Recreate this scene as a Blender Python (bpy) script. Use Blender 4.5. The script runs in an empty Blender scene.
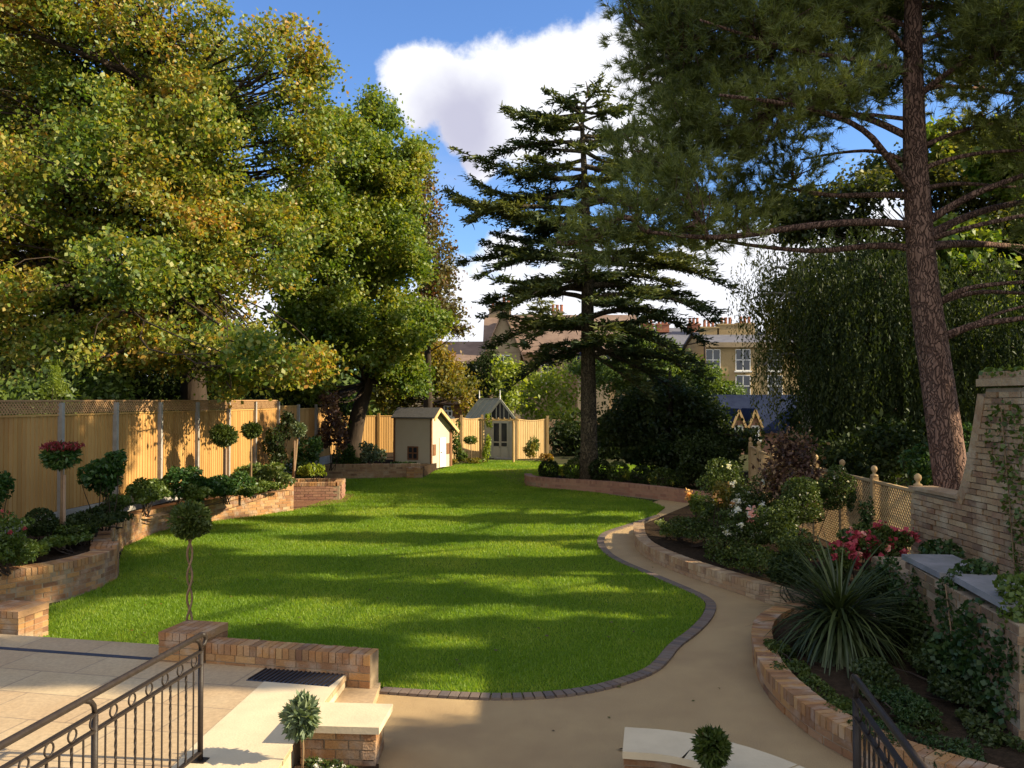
import bpy, math, random
import numpy as np
from mathutils import Vector, Matrix
R = math.radians
C = bpy.context.scene.collection
scn = bpy.context.scene
rng = np.random.default_rng(7)
random.seed(7)

# ------------------------------------------------------------------ camera, sky, sun, exposure
CAM_Z, PITCH, FPX = 2.9, R(1.07), 855.0
cam = bpy.data.objects.new('camera', bpy.data.cameras.new('camera')); C.objects.link(cam)
cam.location = (0, 0, CAM_Z); cam.rotation_euler = (R(90) + PITCH, 0, 0)
cam.data.sensor_width = 36; cam.data.lens = FPX / 1024 * 36
cam.data.clip_start = 0.05; cam.data.clip_end = 2000
scn.camera = cam
SUN_AZ, SUN_EL = -6.0, 28.0           # azimuth measured from +X towards +Y
L = np.array([math.cos(R(SUN_AZ)) * math.cos(R(SUN_EL)), math.sin(R(SUN_AZ)) * math.cos(R(SUN_EL)), math.sin(R(SUN_EL))])
sun = bpy.data.objects.new('sun', bpy.data.lights.new('sun', 'SUN')); C.objects.link(sun)
sun.data.energy = 5.0; sun.data.angle = R(0.55); sun.data.color = (1.0, 0.84, 0.58)
sun.rotation_euler = Vector(L).to_track_quat('Z', 'Y').to_euler()
scn.view_settings.view_transform = 'Standard'; scn.view_settings.look = 'None'
scn.view_settings.exposure = 1.15; scn.view_settings.gamma = 1.0
scn.view_settings.use_curve_mapping = False
scn.cycles.max_bounces = 6; scn.cycles.diffuse_bounces = 4; scn.cycles.transmission_bounces = 4
scn.cycles.glossy_bounces = 2; scn.cycles.transparent_max_bounces = 4
scn.cycles.use_denoising = True
scn.cycles.sample_clamp_indirect = 4

def ray(px, py):
    u = (px - 512) / FPX; v = (384 - py) / FPX
    return np.array([u, math.cos(PITCH) - v * math.sin(PITCH), math.sin(PITCH) + v * math.cos(PITCH)])
def G(px, py, z=0.0):
    """the point of the level z that shows at this spot of the photograph"""
    d = ray(px, py); t = (z - CAM_Z) / d[2]
    return np.array([d[0] * t, d[1] * t, z])
def D(px, py, y):
    """the point y metres away that shows at this spot"""
    d = ray(px, py); t = y / d[1]
    return np.array([d[0] * t, y, CAM_Z + d[2] * t])

def node(nt, t, **kw):
    n = nt.nodes.new(t)
    for k, v in kw.items(): setattr(n, k, v)
    return n
def math_n(nt, op, a, b=None, clamp=False, c=None):
    n = node(nt, 'ShaderNodeMath', operation=op); n.use_clamp = clamp
    for i, x in enumerate((a, b, c)):
        if x is None: continue
        if isinstance(x, (int, float)): n.inputs[i].default_value = x
        else: nt.links.new(x, n.inputs[i])
    return n.outputs[0]

world = bpy.data.worlds.new('World'); scn.world = world; world.use_nodes = True
wt = world.node_tree; wt.nodes.clear()
sky = node(wt, 'ShaderNodeTexSky', sky_type='NISHITA'); sky.sun_disc = False
sky.sun_elevation = R(SUN_EL); sky.sun_rotation = R(90 - SUN_AZ)
sky.air_density = 1.0; sky.dust_density = 0.4; sky.ozone_density = 2.2; sky.altitude = 50
bg = node(wt, 'ShaderNodeBackground'); bg.inputs['Strength'].default_value = 0.088
tint = node(wt, 'ShaderNodeMixRGB', blend_type='MULTIPLY'); tint.inputs[0].default_value = 1
tint.inputs[2].default_value = (0.70, 0.90, 1.20, 1)
wt.links.new(sky.outputs[0], tint.inputs[1]); wt.links.new(tint.outputs[0], bg.inputs['Color'])
tc = node(wt, 'ShaderNodeTexCoord')
CL = [(425, 82, 42), (455, 92, 44), (495, 84, 48), (540, 76, 50), (585, 72, 50), (630, 80, 55), (470, 125, 40), (515, 125, 46), (420, 108, 26), (575, 115, 60), (650, 110, 60),
      (480, 160, 24), (510, 255, 30), (470, 315, 60), (560, 300, 70), (700, 285, 60), (640, 320, 90), (470, 345, 90), (760, 310, 90), (300, 195, 22), (90, 215, 20), (200, 250, 26), (860, 300, 120),
      (-250, 150, 160), (1500, 150, 200), (1250, 320, 220), (-100, 320, 200), (200, 330, 120)]
m = None
CLD = [((-0.5, -0.8, 0.6), 0.75), ((0.9, -0.7, 0.9), 0.6), ((0.1, -0.6, 1.6), 0.5), ((0.3, -1, 0.15), 0.5)]   # unseen cloud banks added overhead and behind for whiter ambient light
for c_ in CL + CLD:
    if len(c_) == 3: d = ray(c_[0], c_[1]); r = c_[2]
    else: d = np.array(c_[0], float); r = c_[1] * FPX
    d = d / np.linalg.norm(d)
    vm = node(wt, 'ShaderNodeVectorMath', operation='DISTANCE'); wt.links.new(tc.outputs['Generated'], vm.inputs[0])
    vm.inputs[1].default_value = tuple(d)
    q = math_n(wt, 'MULTIPLY_ADD', vm.outputs['Value'], -FPX / r, c=1.0)
    m = q if m is None else math_n(wt, 'SMOOTH_MAX', m, q, c=0.35)
n1 = node(wt, 'ShaderNodeTexNoise'); n1.inputs['Scale'].default_value = 17; n1.inputs['Detail'].default_value = 9; n1.inputs['Roughness'].default_value = 0.62
wt.links.new(tc.outputs['Generated'], n1.inputs['Vector'])
m2 = math_n(wt, 'ADD', m, math_n(wt, 'MULTIPLY_ADD', n1.outputs['Fac'], 1.25, c=-0.62))
ms = node(wt, 'ShaderNodeMapRange', interpolation_type='SMOOTHSTEP'); ms.inputs['From Min'].default_value = 0.0; ms.inputs['From Max'].default_value = 0.34
wt.links.new(m2, ms.inputs['Value'])
# thin high veil and scattered cloud elsewhere
n2 = node(wt, 'ShaderNodeTexNoise'); n2.inputs['Scale'].default_value = 2.4; n2.inputs['Detail'].default_value = 7
mp = node(wt, 'ShaderNodeMapping'); mp.inputs['Scale'].default_value = (1, 1, 2.6); wt.links.new(tc.outputs['Generated'], mp.inputs[0]); wt.links.new(mp.outputs[0], n2.inputs['Vector'])
veil = node(wt, 'ShaderNodeMapRange'); veil.inputs['From Min'].default_value = 0.60; veil.inputs['From Max'].default_value = 0.85; veil.inputs['To Max'].default_value = 0.5
wt.links.new(n2.outputs['Fac'], veil.inputs['Value'])
mask = math_n(wt, 'MAXIMUM', ms.outputs[0], veil.outputs[0], clamp=True)
# cloud body: bright crest, mauve-grey belly
n3 = node(wt, 'ShaderNodeTexNoise'); n3.inputs['Scale'].default_value = 9; n3.inputs['Detail'].default_value = 5
mp3 = node(wt, 'ShaderNodeMapping'); mp3.inputs['Location'].default_value = (0.3, 0.1, 0.7); wt.links.new(tc.outputs['Generated'], mp3.inputs[0]); wt.links.new(mp3.outputs[0], n3.inputs['Vector'])
db = ray(470, 125); db = db / np.linalg.norm(db)
vb = node(wt, 'ShaderNodeVectorMath', operation='DISTANCE'); wt.links.new(tc.outputs['Generated'], vb.inputs[0]); vb.inputs[1].default_value = tuple(db)
belly = node(wt, 'ShaderNodeMapRange', interpolation_type='SMOOTHSTEP'); belly.inputs['From Min'].default_value = 0.085; belly.inputs['From Max'].default_value = 0.0
wt.links.new(math_n(wt, 'ADD', vb.outputs['Value'], math_n(wt, 'MULTIPLY_ADD', n3.outputs['Fac'], 0.14, c=-0.07)), belly.inputs['Value'])
crm = node(wt, 'ShaderNodeMixRGB'); crm.inputs[1].default_value = (0.86, 0.87, 0.92, 1); crm.inputs[2].default_value = (0.50, 0.50, 0.62, 1)
wt.links.new(belly.outputs[0], crm.inputs[0])
bgc = node(wt, 'ShaderNodeBackground'); bgc.inputs['Strength'].default_value = 0.56
wt.links.new(crm.outputs[0], bgc.inputs['Color'])
mx = node(wt, 'ShaderNodeMixShader'); wt.links.new(mask, mx.inputs[0]); wt.links.new(bg.outputs[0], mx.inputs[1]); wt.links.new(bgc.outputs[0], mx.inputs[2])
wo = node(wt, 'ShaderNodeOutputWorld'); wt.links.new(mx.outputs[0], wo.inputs[0])

# ------------------------------------------------------------------ materials
M = {}
def rgba(c): return (c[0], c[1], c[2], 1)
def mat(name, c1, c2=None, scale=4.0, rough=0.85, island=None, bump=0.0, bscale=40.0, metal=0.0, wear=None, wscale=1.5, stretch=None, spec=0.12):
    """c1-c2 noise mix; island: list of colours picked per loose piece; wear: colour of large stains"""
    m = bpy.data.materials.new(name); m.use_nodes = True; nt = m.node_tree
    b = nt.nodes['Principled BSDF']; b.inputs['Roughness'].default_value = rough; b.inputs['Metallic'].default_value = metal
    b.inputs['Specular IOR Level'].default_value = spec
    tcn = node(nt, 'ShaderNodeTexCoord'); vec = tcn.outputs['Object']
    if stretch:
        mpn = node(nt, 'ShaderNodeMapping'); mpn.inputs['Scale'].default_value = stretch; nt.links.new(vec, mpn.inputs[0]); vec = mpn.outputs[0]
    nz = node(nt, 'ShaderNodeTexNoise'); nz.inputs['Scale'].default_value = scale; nz.inputs['Detail'].default_value = 6; nz.inputs['Roughness'].default_value = 0.65
    nt.links.new(vec, nz.inputs['Vector'])
    rp = node(nt, 'ShaderNodeValToRGB'); rp.color_ramp.elements[0].position = 0.35; rp.color_ramp.elements[1].position = 0.65
    rp.color_ramp.elements[0].color = rgba(c1); rp.color_ramp.elements[1].color = rgba(c2 or c1)
    nt.links.new(nz.outputs['Fac'], rp.inputs[0]); col = rp.outputs[0]
    if island:
        g = node(nt, 'ShaderNodeNewGeometry'); ir = node(nt, 'ShaderNodeValToRGB'); ir.color_ramp.interpolation = 'LINEAR'
        e = ir.color_ramp.elements
        while len(e) < len(island): e.new(0.5)
        for i, cc in enumerate(island):
            e[i].position = i / max(1, len(island) - 1); e[i].color = rgba(cc)
        nt.links.new(g.outputs['Random Per Island'], ir.inputs[0])
        mm = node(nt, 'ShaderNodeMixRGB', blend_type='MIX'); mm.inputs[0].default_value = 0.25
        nt.links.new(ir.outputs[0], mm.inputs[1]); nt.links.new(col, mm.inputs[2]); col = mm.outputs[0]
    if wear:
        wz = node(nt, 'ShaderNodeTexNoise'); wz.inputs['Scale'].default_value = wscale; wz.inputs['Detail'].default_value = 5
        nt.links.new(tcn.outputs['Object'], wz.inputs['Vector'])
        wr = node(nt, 'ShaderNodeMapRange'); wr.inputs['From Min'].default_value = 0.5; wr.inputs['From Max'].default_value = 0.72; wr.inputs['To Max'].default_value = 0.75
        nt.links.new(wz.outputs['Fac'], wr.inputs['Value'])
        mm = node(nt, 'ShaderNodeMixRGB'); nt.links.new(wr.outputs[0], mm.inputs[0]); nt.links.new(col, mm.inputs[1]); mm.inputs[2].default_value = rgba(wear); col = mm.outputs[0]
    nt.links.new(col, b.inputs['Base Color'])
    if bump:
        bz = node(nt, 'ShaderNodeTexNoise'); bz.inputs['Scale'].default_value = bscale; bz.inputs['Detail'].default_value = 5
        nt.links.new(vec, bz.inputs['Vector'])
        bn = node(nt, 'ShaderNodeBump'); bn.inputs['Strength'].default_value = min(1, bump); bn.inputs['Distance'].default_value = 0.02
        nt.links.new(bz.outputs['Fac'], bn.inputs['Height']); nt.links.new(bn.outputs[0], b.inputs['Normal'])
    M[name] = m; return m

def leafmat(name, cols, trans=0.35, nscale=0.8, nmix=0.5, gloss=0.03, rough=0.5):
    m = bpy.data.materials.new(name); m.use_nodes = True; nt = m.node_tree; nt.nodes.clear()
    g = node(nt, 'ShaderNodeNewGeometry'); tcn = node(nt, 'ShaderNodeTexCoord')
    nz = node(nt, 'ShaderNodeTexNoise'); nz.inputs['Scale'].default_value = nscale; nz.inputs['Detail'].default_value = 3
    nt.links.new(tcn.outputs['Object'], nz.inputs['Vector'])
    nn = node(nt, 'ShaderNodeMapRange'); nn.inputs['From Min'].default_value = 0.3; nn.inputs['From Max'].default_value = 0.7
    nt.links.new(nz.outputs['Fac'], nn.inputs['Value'])
    f = math_n(nt, 'ADD', math_n(nt, 'MULTIPLY', g.outputs['Random Per Island'], 1 - nmix), math_n(nt, 'MULTIPLY', nn.outputs[0], nmix))
    rp = node(nt, 'ShaderNodeValToRGB'); e = rp.color_ramp.elements
    while len(e) < len(cols): e.new(0.5)
    for i, c in enumerate(cols):
        e[i].position = 0.12 + 0.76 * i / (len(cols) - 1); e[i].color = rgba(c)
    nt.links.new(f, rp.inputs[0])
    df = node(nt, 'ShaderNodeBsdfDiffuse'); nt.links.new(rp.outputs[0], df.inputs[0])
    tr = node(nt, 'ShaderNodeBsdfTranslucent')
    hs = node(nt, 'ShaderNodeMixRGB', blend_type='MULTIPLY'); hs.inputs[0].default_value = 1; hs.inputs[2].default_value = (1.5, 1.45, 0.55, 1)
    nt.links.new(rp.outputs[0], hs.inputs[1]); nt.links.new(hs.outputs[0], tr.inputs[0])
    a = node(nt, 'ShaderNodeMixShader'); a.inputs[0].default_value = trans; nt.links.new(df.outputs[0], a.inputs[1]); nt.links.new(tr.outputs[0], a.inputs[2])
    gl = node(nt, 'ShaderNodeBsdfGlossy'); gl.inputs['Roughness'].default_value = rough; gl.inputs[0].default_value = (0.8, 0.85, 0.8, 1)
    b = node(nt, 'ShaderNodeMixShader'); b.inputs[0].default_value = gloss; nt.links.new(a.outputs[0], b.inputs[1]); nt.links.new(gl.outputs[0], b.inputs[2])
    o = node(nt, 'ShaderNodeOutputMaterial'); nt.links.new(b.outputs[0], o.inputs[0])
    M[name] = m; return m

BR = [(0.30, 0.14, 0.06), (0.46, 0.25, 0.09), (0.36, 0.18, 0.075), (0.13, 0.065, 0.045), (0.52, 0.32, 0.14), (0.32, 0.15, 0.06), (0.17, 0.085, 0.06), (0.44, 0.26, 0.12), (0.22, 0.10, 0.05), (0.48, 0.30, 0.16)]
mat('brick', (0.40, 0.235, 0.11), (0.22, 0.12, 0.065), 14, 0.9, island=BR, bump=0.6, bscale=60, wear=(0.42, 0.34, 0.26), wscale=4.5)
mat('brick_pale', (0.37, 0.25, 0.135), (0.20, 0.11, 0.065), 7, 0.92, island=[(0.25, 0.13, 0.075), (0.42, 0.29, 0.155), (0.31, 0.185, 0.10), (0.45, 0.33, 0.19), (0.14, 0.075, 0.05), (0.37, 0.25, 0.135), (0.28, 0.165, 0.10)], bump=0.9, bscale=30, wear=(0.47, 0.37, 0.24), wscale=3.2)
mat('brick_mossy_shaded', (0.25, 0.17, 0.10), (0.14, 0.08, 0.05), 7, 0.95, island=[(0.17, 0.10, 0.06), (0.29, 0.20, 0.12), (0.22, 0.14, 0.085), (0.12, 0.07, 0.045), (0.26, 0.18, 0.11)], bump=0.9, bscale=30, wear=(0.10, 0.10, 0.05), wscale=2.5)  # pale brick darkened to paint in the corner's deep shade; stains are moss
mat('brick_red', (0.34, 0.18, 0.12), (0.24, 0.12, 0.09), 7, 0.9, island=[(0.30, 0.15, 0.10), (0.40, 0.23, 0.15), (0.34, 0.2, 0.13), (0.24, 0.12, 0.09)], bump=0.4)
mat('mortar', (0.33, 0.25, 0.16), (0.25, 0.185, 0.12), 8, 0.95, bump=0.3)
mat('sett', (0.15, 0.12, 0.10), (0.10, 0.08, 0.07), 12, 0.8, island=[(0.11, 0.09, 0.085), (0.19, 0.15, 0.12), (0.15, 0.11, 0.09), (0.22, 0.16, 0.11)], bump=0.4)
mat('stone_coping', (0.62, 0.51, 0.34), (0.55, 0.45, 0.30), 3, 0.75, bump=0.15, bscale=50)
mat('grey_stone', (0.26, 0.25, 0.25), (0.18, 0.18, 0.18), 4, 0.8, bump=0.3, wear=(0.16, 0.17, 0.14))
mat('soil', (0.03, 0.022, 0.015), (0.055, 0.038, 0.025), 12, 0.95, bump=1.0, bscale=35, spec=0)
mat('red_soil', (0.20, 0.10, 0.055), (0.13, 0.065, 0.04), 9, 0.95, bump=0.8, bscale=30)
mat('earth', (0.04, 0.05, 0.02), (0.07, 0.06, 0.035), 1.5, 0.95, bump=0.6, bscale=12, spec=0)
mat('iron', (0.022, 0.016, 0.013), (0.032, 0.024, 0.019), 20, 0.5, bump=0.1, bscale=90, spec=0.25)
mat('drain_metal', (0.035, 0.045, 0.07), (0.05, 0.06, 0.09), 20, 0.5)
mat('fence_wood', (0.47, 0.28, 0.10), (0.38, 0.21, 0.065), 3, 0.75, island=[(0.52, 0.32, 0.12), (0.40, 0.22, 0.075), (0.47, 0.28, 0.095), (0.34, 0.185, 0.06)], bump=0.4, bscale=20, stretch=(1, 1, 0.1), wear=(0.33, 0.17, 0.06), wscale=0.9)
mat('trellis_wood', (0.46, 0.32, 0.16), (0.36, 0.24, 0.12), 5, 0.8, bump=0.2)
mat('pale_wood', (0.58, 0.40, 0.19), (0.48, 0.31, 0.13), 5, 0.8, bump=0.3, stretch=(1, 1, 0.2))
mat('lattice_wood', (0.40, 0.24, 0.12), (0.32, 0.18, 0.09), 5, 0.85, island=[(0.44, 0.27, 0.13), (0.34, 0.20, 0.10), (0.39, 0.23, 0.11)], bump=0.3, stretch=(1, 1, 0.2))  # brown wood of the fence's top lattice
mat('concrete', (0.33, 0.31, 0.28), (0.25, 0.23, 0.20), 5, 0.9, bump=0.3)
mat('cream_paint', (0.52, 0.46, 0.33), (0.50, 0.44, 0.31), 5, 0.6)
mat('sage_paint', (0.42, 0.40, 0.30), (0.38, 0.36, 0.27), 4, 0.6)
mat('brown_trim', (0.22, 0.11, 0.05), (0.17, 0.08, 0.04), 8, 0.6)
mat('felt', (0.13, 0.125, 0.12), (0.10, 0.095, 0.09), 12, 0.9, bump=0.4)
mat('dark_glass', (0.02, 0.025, 0.03), None, 1, 0.12, spec=0.8)
mat('green_glass', (0.30, 0.31, 0.25), (0.26, 0.27, 0.22), 2, 0.25, spec=0.6)
mat('white_paint', (0.78, 0.76, 0.70), (0.72, 0.70, 0.64), 5, 0.5)
mat('house_stone', (0.34, 0.26, 0.16), (0.26, 0.20, 0.13), 0.8, 0.9, bump=0.4, spec=0)
mat('house_brick', (0.38, 0.28, 0.14), (0.30, 0.215, 0.11), 0.9, 0.9, bump=0.4, spec=0)
mat('roof_tile', (0.24, 0.17, 0.13), (0.17, 0.12, 0.095), 1.2, 0.85, bump=0.5, bscale=6, spec=0)
mat('slate', (0.026, 0.034, 0.062), (0.018, 0.023, 0.045), 1.6, 0.85, bump=0.3, bscale=8, spec=0)
mat('lead_roof', (0.16, 0.16, 0.18), (0.12, 0.12, 0.14), 1.2, 0.9, spec=0)
mat('terracotta', (0.36, 0.15, 0.09), (0.28, 0.11, 0.065), 3, 0.85)
mat('bark_pine', (0.25, 0.155, 0.115), (0.16, 0.095, 0.070), 5, 0.95, bump=1.0, bscale=11, stretch=(1.6, 1.6, 0.35))
mat('bark', (0.06, 0.043, 0.03), (0.032, 0.024, 0.018), 5, 0.95, bump=1.0, bscale=10, stretch=(1, 1, 0.25))
mat('bark_cedar', (0.17, 0.135, 0.085), (0.10, 0.08, 0.052), 5, 0.95, bump=1.0, bscale=9, stretch=(1, 1, 0.3))
mat('bark_birch', (0.34, 0.32, 0.28), (0.12, 0.11, 0.10), 4, 0.85, bump=0.5)
mat('stem', (0.24, 0.16, 0.09), (0.17, 0.11, 0.06), 12, 0.85, bump=0.3)
mat('stake', (0.34, 0.23, 0.15), (0.27, 0.18, 0.12), 12, 0.85)

def plated_bark(name, c1, c2, sc=9.0):
    m = M[name]; nt = m.node_tree; b = nt.nodes['Principled BSDF']; src = b.inputs['Base Color'].links[0].from_socket
    tcn = node(nt, 'ShaderNodeTexCoord'); mpn = node(nt, 'ShaderNodeMapping'); mpn.inputs['Scale'].default_value = (1.6, 1.6, 0.22)
    nz = node(nt, 'ShaderNodeTexNoise'); nz.inputs['Scale'].default_value = 5; nt.links.new(tcn.outputs['Object'], nz.inputs['Vector'])
    ad = node(nt, 'ShaderNodeVectorMath', operation='MULTIPLY_ADD'); nt.links.new(nz.outputs['Color'], ad.inputs[0]); ad.inputs[1].default_value = (0.22, 0.22, 0.22); nt.links.new(tcn.outputs['Object'], ad.inputs[2])
    nt.links.new(ad.outputs[0], mpn.inputs[0])
    vo = node(nt, 'ShaderNodeTexVoronoi', feature='DISTANCE_TO_EDGE'); vo.inputs['Scale'].default_value = sc; nt.links.new(mpn.outputs[0], vo.inputs['Vector'])
    mr = node(nt, 'ShaderNodeMapRange'); mr.inputs['From Max'].default_value = 0.16; nt.links.new(vo.outputs['Distance'], mr.inputs['Value'])
    mm = node(nt, 'ShaderNodeMixRGB'); nt.links.new(mr.outputs[0], mm.inputs[0]); mm.inputs[1].default_value = rgba(c2); nt.links.new(src, mm.inputs[2]); nt.links.new(mm.outputs[0], b.inputs['Base Color'])
    old = b.inputs['Normal'].links[0].from_socket
    bn = node(nt, 'ShaderNodeBump'); bn.inputs['Strength'].default_value = 1.0; bn.inputs['Distance'].default_value = 0.03; nt.links.new(mr.outputs[0], bn.inputs['Height']); nt.links.new(old, bn.inputs['Normal']); nt.links.new(bn.outputs[0], b.inputs['Normal'])
plated_bark('bark_pine', None, (0.075, 0.045, 0.036), 13.0); plated_bark('bark_cedar', None, (0.04, 0.033, 0.024), 14)

leafmat('oak_leaf', [(0.050, 0.100, 0.016), (0.105, 0.165, 0.022), (0.185, 0.220, 0.030), (0.28, 0.25, 0.036), (0.40, 0.21, 0.035)], 0.42, 0.42, 0.5)
leafmat('oak_leaf_green', [(0.055, 0.110, 0.016), (0.115, 0.175, 0.022), (0.19, 0.23, 0.030), (0.29, 0.25, 0.035)], 0.42, 0.5, 0.5)
leafmat('lime_leaf', [(0.12, 0.16, 0.03), (0.20, 0.21, 0.05), (0.28, 0.25, 0.07)], 0.42)
leafmat('copper_leaf', [(0.08, 0.045, 0.035), (0.10, 0.07, 0.04), (0.10, 0.10, 0.025), (0.28, 0.07, 0.035)], 0.3, 0.3, 0.7)
leafmat('gold_leaf', [(0.06, 0.08, 0.014), (0.12, 0.12, 0.016), (0.24, 0.17, 0.02), (0.22, 0.09, 0.02)], 0.42, 0.4, 0.7)
leafmat('bright_leaf', [(0.10, 0.15, 0.015), (0.20, 0.25, 0.025), (0.32, 0.33, 0.04)], 0.5, 0.5, 0.5)
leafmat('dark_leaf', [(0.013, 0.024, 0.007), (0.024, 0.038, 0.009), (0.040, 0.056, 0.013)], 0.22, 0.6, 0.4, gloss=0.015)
leafmat('willow_leaf', [(0.013, 0.024, 0.008), (0.026, 0.040, 0.010), (0.048, 0.062, 0.014)], 0.3, 0.5, 0.5, gloss=0.015)
leafmat('birch_leaf', [(0.025, 0.042, 0.010), (0.055, 0.075, 0.014), (0.11, 0.115, 0.02), (0.22, 0.19, 0.03)], 0.45, 0.6, 0.5)
leafmat('ash_leaf', [(0.02, 0.034, 0.010), (0.038, 0.055, 0.013), (0.08, 0.09, 0.018), (0.17, 0.155, 0.03)], 0.4, 0.5, 0.5)
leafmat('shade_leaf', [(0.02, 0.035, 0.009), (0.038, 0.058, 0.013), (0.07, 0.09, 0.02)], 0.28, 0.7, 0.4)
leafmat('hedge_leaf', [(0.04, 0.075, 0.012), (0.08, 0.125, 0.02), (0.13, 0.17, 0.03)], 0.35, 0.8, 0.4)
leafmat('laurel_leaf', [(0.02, 0.055, 0.012), (0.035, 0.085, 0.018), (0.075, 0.12, 0.022)], 0.25, 1.5, 0.3, gloss=0.03, rough=0.4)
leafmat('variegated_leaf', [(0.06, 0.10, 0.02), (0.12, 0.17, 0.04), (0.26, 0.28, 0.10)], 0.35, 1.5, 0.3)
leafmat('grey_leaf', [(0.07, 0.11, 0.055), (0.13, 0.175, 0.09), (0.20, 0.24, 0.14)], 0.25, 4, 0.3)
leafmat('box_leaf', [(0.028, 0.048, 0.009), (0.050, 0.076, 0.013), (0.095, 0.12, 0.022)], 0.25, 3, 0.3, gloss=0.025)
leafmat('purple_leaf', [(0.025, 0.012, 0.014), (0.06, 0.028, 0.024), (0.15, 0.075, 0.045), (0.26, 0.16, 0.07)], 0.3, 1.5, 0.5)
leafmat('red_leaf', [(0.12, 0.015, 0.02), (0.24, 0.025, 0.03), (0.10, 0.03, 0.02)], 0.3)
leafmat('cedar_leaf', [(0.030, 0.052, 0.030), (0.055, 0.085, 0.040), (0.11, 0.13, 0.045), (0.18, 0.19, 0.055)], 0.22, 0.35, 0.6)
leafmat('pine_leaf', [(0.055, 0.075, 0.022), (0.10, 0.125, 0.034), (0.18, 0.205, 0.05), (0.28, 0.30, 0.08)], 0.38, 0.5, 0.5)
leafmat('cordyline_leaf', [(0.022, 0.034, 0.010), (0.040, 0.058, 0.016), (0.09, 0.11, 0.03)], 0.25, 1, 0.3, gloss=0.04)
leafmat('ivy_leaf', [(0.015, 0.040, 0.010), (0.030, 0.065, 0.014), (0.06, 0.09, 0.02)], 0.25, 2, 0.3)
leafmat('grass_blade', [(0.10, 0.19, 0.012), (0.175, 0.28, 0.020), (0.31, 0.36, 0.045)], 0.52, 0.45, 0.55, gloss=0.02)
leafmat('white_petal', [(0.75, 0.72, 0.62), (0.8, 0.78, 0.74), (0.82, 0.8, 0.7)], 0.3, gloss=0)
leafmat('pink_petal', [(0.70, 0.28, 0.22), (0.78, 0.38, 0.30), (0.75, 0.45, 0.38)], 0.3, gloss=0)
leafmat('peach_petal', [(0.72, 0.30, 0.10), (0.75, 0.42, 0.16), (0.78, 0.5, 0.22)], 0.3, gloss=0)
leafmat('crimson_petal', [(0.26, 0.03, 0.05), (0.44, 0.07, 0.10), (0.55, 0.18, 0.17)], 0.3, gloss=0)
leafmat('yellow_petal', [(0.45, 0.34, 0.05), (0.6, 0.5, 0.08), (0.5, 0.45, 0.12)], 0.3, gloss=0)

def surf_lawn():
    m = mat('lawn', (0.07, 0.13, 0.007), (0.10, 0.165, 0.009), 1.2, 0.9, bump=1.0, bscale=60)
    return m
surf_lawn()
def surf_path():
    m = mat('resin_path', (0.50, 0.355, 0.185), (0.44, 0.305, 0.16), 1.4, 0.85, bump=0.8, bscale=220, wear=(0.37, 0.25, 0.135), wscale=0.9)
    nt = m.node_tree; b = nt.nodes['Principled BSDF']
    src = b.inputs['Base Color'].links[0].from_socket
    tcn = node(nt, 'ShaderNodeTexCoord'); nz = node(nt, 'ShaderNodeTexNoise'); nz.inputs['Scale'].default_value = 130; nz.inputs['Detail'].default_value = 3
    nt.links.new(tcn.outputs['Object'], nz.inputs['Vector'])
    mr = node(nt, 'ShaderNodeMapRange'); mr.inputs['From Min'].default_value = 0.3; mr.inputs['From Max'].default_value = 0.7; mr.inputs['To Min'].default_value = 0.72; mr.inputs['To Max'].default_value = 1.22
    nt.links.new(nz.outputs['Fac'], mr.inputs['Value'])
    mm = node(nt, 'ShaderNodeVectorMath', operation='SCALE'); nt.links.new(src, mm.inputs[0]); nt.links.new(mr.outputs[0], mm.inputs['Scale'])
    nt.links.new(mm.outputs[0], b.inputs['Base Color'])
surf_path()
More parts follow.
